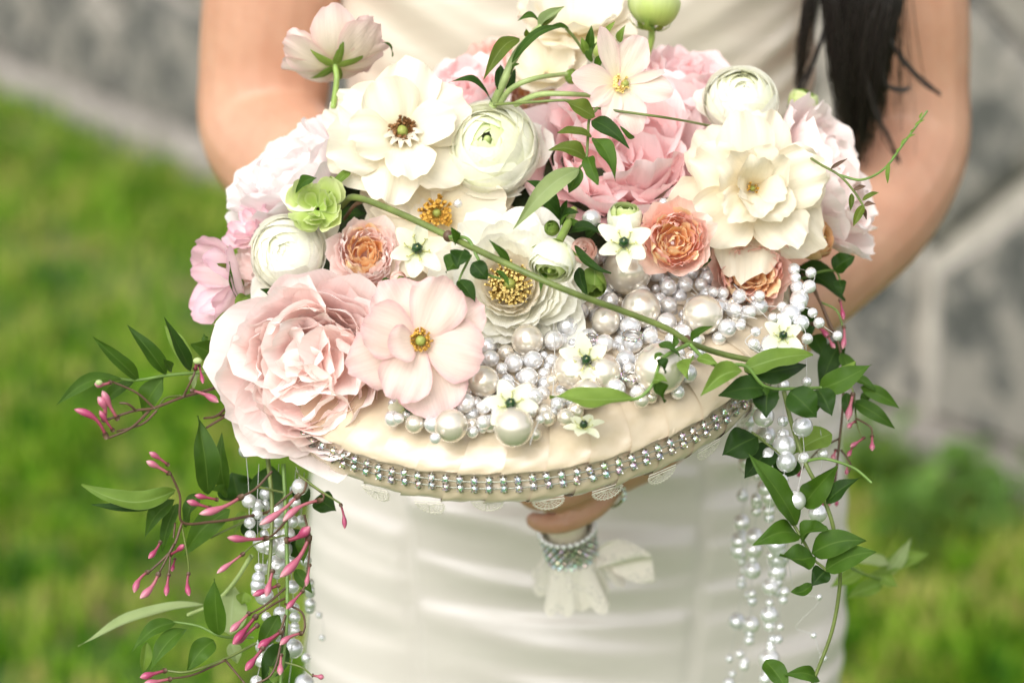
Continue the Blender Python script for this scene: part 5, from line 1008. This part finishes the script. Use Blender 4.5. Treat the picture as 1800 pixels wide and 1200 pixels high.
s.stem([(470, 800, 1.46), (478, 880, 1.45), (476, 960, 1.445), (470, 1040, 1.44)], 4, m_vine); s.stem([(498, 815, 1.455), (503, 920, 1.45), (505, 1020, 1.445), (503, 1110, 1.44), (492, 1210, 1.44)], 3.6, m_vinegr); s.stem([(478, 828, 1.44), (450, 858, 1.435), (426, 872, 1.43)], 2.4, m_vinebr); s.stem([(522, 832, 1.44), (560, 860, 1.44), (598, 884, 1.44)], 2.4, m_vine); s.stem([(540, 842, 1.44), (535, 862, 1.44), (527, 870, 1.435)], 2.2, m_vinebr); s.stem([(545, 850, 1.45), (568, 868, 1.44), (567, 880, 1.44)], 2.4, m_vinebr)
s.stem([(450, 855, 1.445), (498, 865, 1.45)], 2.4, m_vine); s.stem([(470, 900, 1.45), (530, 850, 1.45)], 2.2, m_vinebr); s.stem([(505, 912, 1.445), (485, 935, 1.44), (470, 946, 1.435)], 2.2, m_vinebr); s.stem([(500, 940, 1.445), (450, 955, 1.44), (428, 972, 1.435)], 2.0, m_vine); s.stem([(535, 905, 1.445), (540, 925, 1.44), (545, 950, 1.44), (538, 1020, 1.44), (530, 1040, 1.44)], 2.2, m_vinebr); s.stem([(505, 1030, 1.445), (470, 1060, 1.44), (440, 1078, 1.435)], 2.2, m_vinebr); s.stem([(503, 1050, 1.445), (480, 1062, 1.44), (450, 1082, 1.435)], 2.2, m_vinebr)
s.stem([(500, 1060, 1.44), (530, 1075, 1.44), (536, 1100, 1.44), (531, 1115, 1.435)], 2.2, m_vinebr); s.stem([(502, 1080, 1.44), (490, 1112, 1.435), (462, 1138, 1.43)], 2.2, m_vinebr); s.stem([(500, 1100, 1.44), (480, 1180, 1.43), (440, 1205, 1.43)], 2.2, m_vinebr); s.stem([(495, 1162, 1.44), (530, 1172, 1.44), (548, 1186, 1.44)], 2, m_vine); s.stem([(450, 1130, 1.45), (390, 1160, 1.44), (330, 1180, 1.43), (292, 1178, 1.43)], 2.6, m_vine); s.stem([(395, 1160, 1.44), (340, 1185, 1.435), (300, 1192, 1.43)], 2.2, m_vinebr); s.stem([(395, 1158, 1.44), (430, 1200, 1.44)], 2.2, m_vinebr)
for a, b_, r, bw in (((428, 870, 1.43), (350, 903, 1.42), 10, .06), ((384, 878, 1.435), (342, 870, 1.43), 7, 0), ((372, 893, 1.435), (328, 880, 1.43), 8, 0), ((527, 868, 1.435), (456, 922, 1.425), 9, .04), ((567, 878, 1.44), (497, 916, 1.43), 9, -.10), ((472, 945, 1.435), (399, 944, 1.425), 9, .04), ((501, 950, 1.44), (545, 925, 1.435), 12, -.1), ((545, 940, 1.44), (492, 1014, 1.43), 11, .08), ((430, 971, 1.435), (381, 1007, 1.43), 7, 0), ((492, 1027, 1.44), (444, 1046, 1.435), 8, 0), ((534, 1036, 1.44), (503, 1070, 1.435), 7, 0), ((440, 1075, 1.435), (404, 1110, 1.43), 8, 0), ((452, 1080, 1.435), (409, 1132, 1.428), 10, 0), ((455, 1096, 1.435), (412, 1132, 1.435), 9, 0), ((496, 1108, 1.435), (453, 1138, 1.43), 10, 0), ((464, 1136, 1.43), (431, 1178, 1.425), 9, 0), ((532, 1112, 1.435), (492, 1133, 1.43), 8, -.1), ((494, 1148, 1.435), (492, 1186, 1.43), 8, 0), ((548, 1186, 1.44), (570, 1190, 1.44), 7, 0), ((293, 1177, 1.43), (246, 1190, 1.425), 9, 0), ((302, 1192, 1.43), (252, 1202, 1.425), 9, 0), ((598, 884, 1.44), (606, 929, 1.44), 6, .05), ((480, 1000, 1.44), (468, 1048, 1.435), 9, 0), ((545, 990, 1.44), (538, 1030, 1.44), 6, 0)): s.bud(a, b_, r, bw)
for a, b_, w, m in (((555, 875, 1.47), (590, 897, 1.465), 40, LFD), ((520, 850, 1.47), (535, 890, 1.47), 34, LFD), ((505, 930, 1.46), (535, 985, 1.46), 46, LFD), ((538, 925, 1.455), (533, 990, 1.455), 26, LFM), ((520, 1000, 1.455), (548, 1042, 1.45), 22, LFM), ((490, 1080, 1.455), (455, 1145, 1.455), 34, LFM), ((500, 1130, 1.455), (460, 1200, 1.45), 44, LFD), ((450, 940, 1.47), (430, 905, 1.47), 40, LFD), ((480, 820, 1.47), (462, 900, 1.475), 60, LFD), ((500, 1190, 1.45), (470, 1170, 1.45), 30, LFL)): s.leaf(a, b_, w, m)
s = Sprig('jasmine_spray', 'pale green jasmine leaves at the lower left, the longest pointing left', (440, 978, 1.47), 'jasmine', 'jasmine on the left')
s.stem([(442, 976, 1.47), (410, 1025, 1.48), (375, 1060, 1.49), (330, 1080, 1.50)], 4, m_vinepale); s.stem([(445, 1120, 1.46), (390, 1118, 1.45), (350, 1100, 1.45), (305, 1092, 1.45)], 2.4, m_vinegr)
for a, b_, w, m, bd, fo in (((358, 1062, 1.50), (148, 1150, 1.50), 26, LFP, 8, .6), ((384, 1116, 1.44), (378, 1012, 1.43), 38, LFM, 0, .4), ((405, 1115, 1.48), (412, 1030, 1.49), 56, LFP, 0, .3), ((310, 1094, 1.45), (230, 1142, 1.445), 26, LFM, 8, .5), ((328, 1104, 1.45), (264, 1178, 1.44), 32, LFM, 6, .4), ((376, 1126, 1.44), (328, 1176, 1.43), 38, LFM, 4, .4), ((258, 1128, 1.46), (250, 1185, 1.46), 20, LFL, 0, .5), ((430, 1040, 1.48), (425, 1062, 1.48), 26, LFL, 0, .5), ((405, 1130, 1.49), (418, 1165, 1.49), 26, LFP, 0, .4)): s.leaf(a, b_, w, m, bend=bd, fold=fo, wave=.09)
# ---- jasmine, right
s = Sprig('jasmine_spray', 'dark jasmine leaves and magenta buds hanging by the right forearm', (1405, 470, 1.53), 'jasmine', 'jasmine on the right')
s.stem([(1400, 470, 1.53), (1430, 510, 1.51), (1455, 560, 1.50), (1478, 620, 1.50), (1482, 700, 1.50), (1475, 780, 1.50), (1468, 850, 1.50)], 2.8, m_vinebr); s.stem([(1410, 490, 1.52), (1440, 478, 1.51), (1468, 476, 1.505), (1478, 495, 1.50)], 2.4, m_vinegr); s.stem([(1440, 530, 1.51), (1470, 545, 1.505), (1482, 575, 1.50)], 2, m_vinegr); s.stem([(1430, 500, 1.51), (1460, 580, 1.50), (1472, 600, 1.50)], 2, m_vinebr); s.stem([(1480, 650, 1.50), (1500, 690, 1.49), (1505, 740, 1.49), (1515, 770, 1.485)], 2, m_vine); s.stem([(1505, 735, 1.49), (1530, 750, 1.485), (1533, 766, 1.485)], 2, m_vinebr); s.stem([(1478, 790, 1.50), (1495, 815, 1.50), (1492, 830, 1.50)], 2, m_vinebr); s.stem([(1470, 830, 1.50), (1455, 850, 1.51), (1448, 874, 1.52)], 1.8, m_vinebr); s.stem([(1470, 835, 1.50), (1462, 855, 1.51), (1460, 870, 1.52)], 1.8, m_vinebr); s.stem([(1468, 845, 1.50), (1470, 868, 1.52)], 1.8, m_vinebr); s.stem([(1472, 820, 1.50), (1445, 835, 1.51), (1428, 856, 1.52)], 1.8, m_vinebr); s.stem([(1476, 770, 1.50), (1440, 790, 1.51), (1410, 824, 1.52)], 1.8, m_vinebr)
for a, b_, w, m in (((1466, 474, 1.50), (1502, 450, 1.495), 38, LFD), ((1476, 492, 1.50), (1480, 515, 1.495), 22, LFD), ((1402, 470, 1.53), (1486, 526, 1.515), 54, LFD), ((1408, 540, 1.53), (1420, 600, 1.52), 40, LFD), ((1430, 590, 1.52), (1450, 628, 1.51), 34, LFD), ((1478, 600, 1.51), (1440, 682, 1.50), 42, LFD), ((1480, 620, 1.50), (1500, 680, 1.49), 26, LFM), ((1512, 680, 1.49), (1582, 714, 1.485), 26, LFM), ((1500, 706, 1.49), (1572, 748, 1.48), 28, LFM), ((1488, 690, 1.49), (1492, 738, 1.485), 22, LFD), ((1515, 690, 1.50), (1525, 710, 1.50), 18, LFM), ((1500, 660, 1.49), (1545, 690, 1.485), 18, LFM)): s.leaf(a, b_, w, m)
for a, b_, r in (((1476, 525, 1.50), (1483, 562, 1.495), 6), ((1483, 572, 1.495), (1481, 613, 1.49), 7), ((1425, 568, 1.51), (1458, 596, 1.50), 7), ((1456, 590, 1.50), (1468, 612, 1.495), 6), ((1500, 690, 1.485), (1490, 738, 1.48), 9), ((1505, 740, 1.485), (1490, 752, 1.48), 6), ((1520, 768, 1.485), (1494, 785, 1.48), 6), ((1533, 764, 1.485), (1533, 792, 1.48), 7), ((1500, 782, 1.485), (1490, 802, 1.48), 6), ((1492, 815, 1.50), (1488, 835, 1.50), 5), ((1448, 872, 1.52), (1445, 892, 1.52), 5), ((1460, 868, 1.52), (1458, 890, 1.52), 5), ((1470, 866, 1.52), (1470, 890, 1.52), 5), ((1428, 855, 1.52), (1420, 868, 1.52), 5), ((1470, 790, 1.50), (1464, 808, 1.495), 7), ((1410, 822, 1.52), (1402, 838, 1.52), 5)): s.bud(a, b_, r)
s = Sprig('trailing_vine', 'long trailing vine with broad dark leaves hanging over the right bead strands', (1380, 690, 1.45), 'vine')
s.stem([(1378, 688, 1.45), (1392, 745, 1.44), (1415, 812, 1.43), (1440, 860, 1.43), (1462, 915, 1.43), (1474, 985, 1.435), (1476, 1030, 1.44), (1462, 1110, 1.445), (1428, 1200, 1.45)], 4.2, m_vine); s.stem([(1416, 810, 1.43), (1450, 806, 1.42), (1500, 822, 1.42), (1532, 848, 1.42)], 2.8, m_vinegr); s.stem([(1345, 775, 1.44), (1322, 760, 1.44), (1375, 800, 1.44)], 2.4, m_vine); s.stem([(1393, 918, 1.43), (1415, 955, 1.425), (1430, 982, 1.42), (1452, 1005, 1.42), (1425, 1030, 1.42)], 2.8, m_vine)
for a, b_, w, m, bd, fo in (((1330, 768, 1.435), (1270, 800, 1.43), 56, LFD, 0, .2), ((1362, 785, 1.445), (1308, 838, 1.44), 46, LFD, 0, .3), ((1400, 922, 1.425), (1322, 796, 1.41), 54, LFM, -10, .25), ((1412, 888, 1.43), (1472, 818, 1.41), 46, LFM, 0, .25), ((1452, 884, 1.42), (1512, 838, 1.41), 30, LFD, 0, .3), ((1462, 762, 1.46), (1390, 798, 1.455), 44, LFL, 0, .3), ((1405, 940, 1.425), (1327, 956, 1.41), 40, LFM, 8, .25), ((1408, 944, 1.425), (1452, 926, 1.41), 46, LFM, 0, .3), ((1430, 978, 1.42), (1368, 978, 1.41), 48, LFM, -8, .3), ((1427, 972, 1.42), (1520, 948, 1.41), 46, LFM, 6, .25), ((1450, 1002, 1.42), (1542, 970, 1.41), 40, LFM, 6, .25), ((1452, 1002, 1.42), (1428, 1028, 1.415), 34, LFD, 0, .4), ((1428, 1026, 1.42), (1388, 1042, 1.415), 20, LFM, -8, .5), ((1345, 1160, 1.45), (1385, 1212, 1.44), 38, LFM, 0, .3), ((1440, 1195, 1.45), (1380, 1185, 1.44), 26, LFM, 6, .3), ((1390, 800, 1.45), (1372, 840, 1.45), 50, LFD, 0, .3)): s.leaf(a, b_, w, m, bend=bd, fold=fo)
s = Sprig('leaf_sprig', 'pale green sprig behind the trailing vine at the lower right', (1474, 978, 1.435))
s.stem([(1474, 978, 1.435), (1488, 990, 1.50), (1510, 1005, 1.57), (1550, 1018, 1.62)], 3, m_vinegr)
for a, b_, w in (((1540, 1010, 1.62), (1635, 970, 1.63), 34), ((1560, 1010, 1.62), (1602, 945, 1.62), 24), ((1515, 1000, 1.60), (1460, 1032, 1.59), 30), ((1550, 1025, 1.61), (1486, 1052, 1.60), 30), ((1500, 985, 1.60), (1570, 992, 1.62), 24), ((1530, 1008, 1.62), (1580, 1030, 1.62), 30)): s.leaf(a, b_, w, LFL if w > 26 else LFP)

# ---- bead strands: a thread with its pearls
def strand(label, pts, beads, group, r=.6):
    """pts = thread path (x, y, depth); beads = (position along the thread 0..1, radius in pixels, kind)"""
    q = spline([P(*p) for p in pts], 10); o = q[0]; e = empty('bead_strand', o, label, 'bead strand', group)
    v, f = tube(q-o, r*S, 4); obj('thread', v, f, m_thread, e)
    cum = np.concatenate([[0], np.cumsum(np.linalg.norm(np.diff(q, axis=0), axis=1))]); cum /= cum[-1]
    for t_, rr, k in beads:
        p = np.array([np.interp(t_, cum, q[:, i]) for i in range(3)]); b_ = link('pearl', (PM[k] if rr > 9 else (PS if k == 'w' else PSC)), e); b_.location = Vector(p-o); b_.scale = (rr*S*.97,)*3
        b_.rotation_euler = (r6.uniform(0, 6), r6.uniform(0, 6), 0)
def rbeads(n, seed, lo=8, hi=13, big=(), t0=.03):
    rr = np.random.default_rng(seed); ts = np.sort(rr.uniform(t0, 1, n)); return [(t_, (rr.uniform(lo, hi) if rr.random() > .22 else rr.uniform(15, 21)), 'w' if rr.random() < .65 else 'c') for t_ in ts]+list(big)
L = 'bead strands hanging on the left'
for i, (pts, n, lab) in enumerate([([(430, 780, 1.46), (436, 840, 1.46), (438, 900, 1.455), (440, 945, 1.455)], 6, 'short bead strand nearest the left jasmine stem'), ([(455, 815, 1.46), (452, 900, 1.46), (455, 1000, 1.46), (450, 1045, 1.46)], 9, 'bead strand with a large pearl half way, under the large rose'),
        ([(470, 815, 1.47), (466, 900, 1.47), (462, 1010, 1.465), (468, 1110, 1.465), (450, 1200, 1.465)], 13, 'long bead strand running down behind the left jasmine stem'), ([(490, 815, 1.475), (487, 900, 1.475), (486, 1000, 1.475), (492, 1090, 1.475), (480, 1205, 1.475)], 14, 'long bead strand in the middle of the left bunch'),
        ([(520, 825, 1.475), (515, 900, 1.48), (512, 1000, 1.49), (518, 1100, 1.50), (508, 1200, 1.50)], 13, 'bead strand right of the middle in the left bunch'), ([(535, 830, 1.49), (530, 930, 1.51), (545, 1040, 1.53), (540, 1130, 1.55), (535, 1205, 1.55)], 11, 'softly blurred bead strand at the right of the left bunch')]):
    strand(lab, pts, [b_ for b_ in rbeads(n, 100+i) if i or b_[1] < 14], L)
strand('sparse bead strand floating before the skirt on the left', [(525, 825, 1.49), (528, 900, 1.53), (535, 980, 1.57), (552, 1060, 1.60), (568, 1095, 1.60), (566, 1125, 1.60)], [(.55, 8, 'w'), (.75, 8, 'w'), (.9, 6, 'c'), (.99, 6, 'c')], L)
strand('cluster of big pearls on the strand ends under the large rose', [(520, 820, 1.45), (528, 850, 1.45), (522, 870, 1.45), (500, 960, 1.455), (488, 955, 1.455), (455, 960, 1.45)], [(.18, 15, 'w'), (.32, 10, 'w'), (.62, 14, 'w'), (.75, 17, 'w'), (.9, 18, 'w'), (.97, 12, 'w')], L)
Rr = 'bead strands hanging on the right'
strand('short strand of round pearls curling off the rim by the forearm', [(1395, 468, 1.47), (1400, 500, 1.46), (1405, 530, 1.455), (1378, 555, 1.45), (1355, 560, 1.45)], [(.05, 11, 'w'), (.2, 10, 'w'), (.35, 12, 'c'), (.5, 16, 'w'), (.62, 11, 'w'), (.75, 10, 'c'), (.88, 9, 'w'), (.97, 10, 'w')], Rr)
strand('strand of beads over the rim behind the right star flower', [(1400, 470, 1.48), (1432, 486, 1.46), (1410, 520, 1.45), (1385, 560, 1.44), (1362, 600, 1.43), (1328, 613, 1.43)], [(.18, 10, 'w'), (.36, 12, 'w'), (.5, 16, 'w'), (.62, 18, 'c'), (.7, 11, 'w'), (.82, 9, 'c'), (.9, 17, 'w'), (.99, 8, 'w')], Rr)
strand('loose strand of three beads out to the right of the rim', [(1345, 538, 1.45), (1400, 540, 1.445), (1424, 544, 1.44), (1437, 565, 1.44), (1472, 590, 1.44)], [(.2, 9, 'w'), (.42, 8, 'c'), (.6, 9, 'w'), (.74, 10, 'w'), (1, 9, 'w')], Rr)
strand('beads beside the right star flower ending over the folded leaf', [(1405, 560, 1.44), (1416, 584, 1.43), (1418, 604, 1.43), (1400, 615, 1.44), (1395, 625, 1.45)], [(.1, 14, 'c'), (.4, 10, 'w'), (.7, 11, 'w'), (.95, 9, 'c')], Rr)
for i, (pts, bd_, lab) in enumerate([
        ([(1330, 690, 1.46), (1338, 715, 1.455), (1350, 770, 1.45), (1348, 808, 1.445), (1355, 858, 1.44), (1350, 920, 1.44)], [(.06, 17, 'c'), (.2, 19, 'w'), (.36, 8, 'w'), (.5, 17, 'w'), (.72, 10, 'w')], 'strand with a pair of big pearls left of the trailing vine'),
        ([(1375, 640, 1.46), (1378, 690, 1.455), (1376, 740, 1.45), (1378, 780, 1.445), (1383, 808, 1.44), (1375, 850, 1.44), (1375, 890, 1.44)], [(.05, 8, 'w'), (.15, 11, 'w'), (.4, 10, 'c'), (.5, 12, 'w'), (.58, 21, 'w'), (.7, 18, 'c'), (.82, 10, 'w')], 'strand with the biggest pearl cluster right under the rim leaves'),
        ([(1415, 560, 1.45), (1418, 670, 1.44), (1411, 747, 1.43), (1413, 803, 1.43), (1400, 872, 1.425), (1390, 930, 1.43)], [(.3, 9, 'w'), (.52, 18, 'c'), (.66, 10, 'w'), (.86, 18, 'w')], 'strand of single big pearls in front of the trailing vine'),
        ([(1440, 740, 1.46), (1446, 797, 1.455), (1440, 850, 1.455), (1437, 905, 1.46)], [(.35, 10, 'w'), (.62, 9, 'c'), (.98, 17, 'w')], 'strand beyond the trailing vine with one pearl at its end')]): strand(lab, pts, bd_, Rr)
for i, (pts, n, lab) in enumerate([([(1310, 700, 1.56), (1306, 820, 1.60), (1304, 930, 1.62), (1300, 1060, 1.63), (1272, 1205, 1.64)], 18, 'blurred strand furthest left in the right bunch'), ([(1318, 700, 1.56), (1312, 860, 1.60), (1300, 960, 1.61), (1318, 1080, 1.63), (1280, 1205, 1.64)], 18, 'blurred strand crossing the furthest left one in the right bunch'), ([(1330, 720, 1.55), (1330, 880, 1.58), (1322, 1000, 1.60), (1320, 1100, 1.62), (1300, 1205, 1.63)], 17, 'blurred strand with big pearls before the skirt on the right'),
        ([(1345, 740, 1.53), (1350, 880, 1.55), (1355, 980, 1.56), (1352, 1100, 1.58), (1360, 1205, 1.58)], 17, 'bead strand falling straight behind the long pointed leaf'), ([(1360, 760, 1.54), (1372, 900, 1.56), (1365, 1010, 1.57), (1370, 1110, 1.58), (1340, 1205, 1.58)], 18, 'bead strand between the straight strand and the vine leaves'), ([(1372, 760, 1.53), (1352, 900, 1.55), (1380, 1020, 1.56), (1358, 1120, 1.58), (1345, 1205, 1.58)], 16, 'swaying bead strand crossing its neighbours on the right')]):
    strand(lab, pts, rbeads(n+4, 200+i, 7, 12), Rr)
strand('sparse wiry strand of tiny beads right of the lowest leaves', [(1375, 890, 1.50), (1385, 980, 1.51), (1400, 1040, 1.52), (1442, 1052, 1.52), (1400, 1100, 1.53), (1430, 1116, 1.53), (1440, 1145, 1.53), (1452, 1162, 1.53)], [(.25, 7, 'c'), (.56, 6, 'w'), (.86, 6, 'w'), (.98, 7, 'w')], Rr)
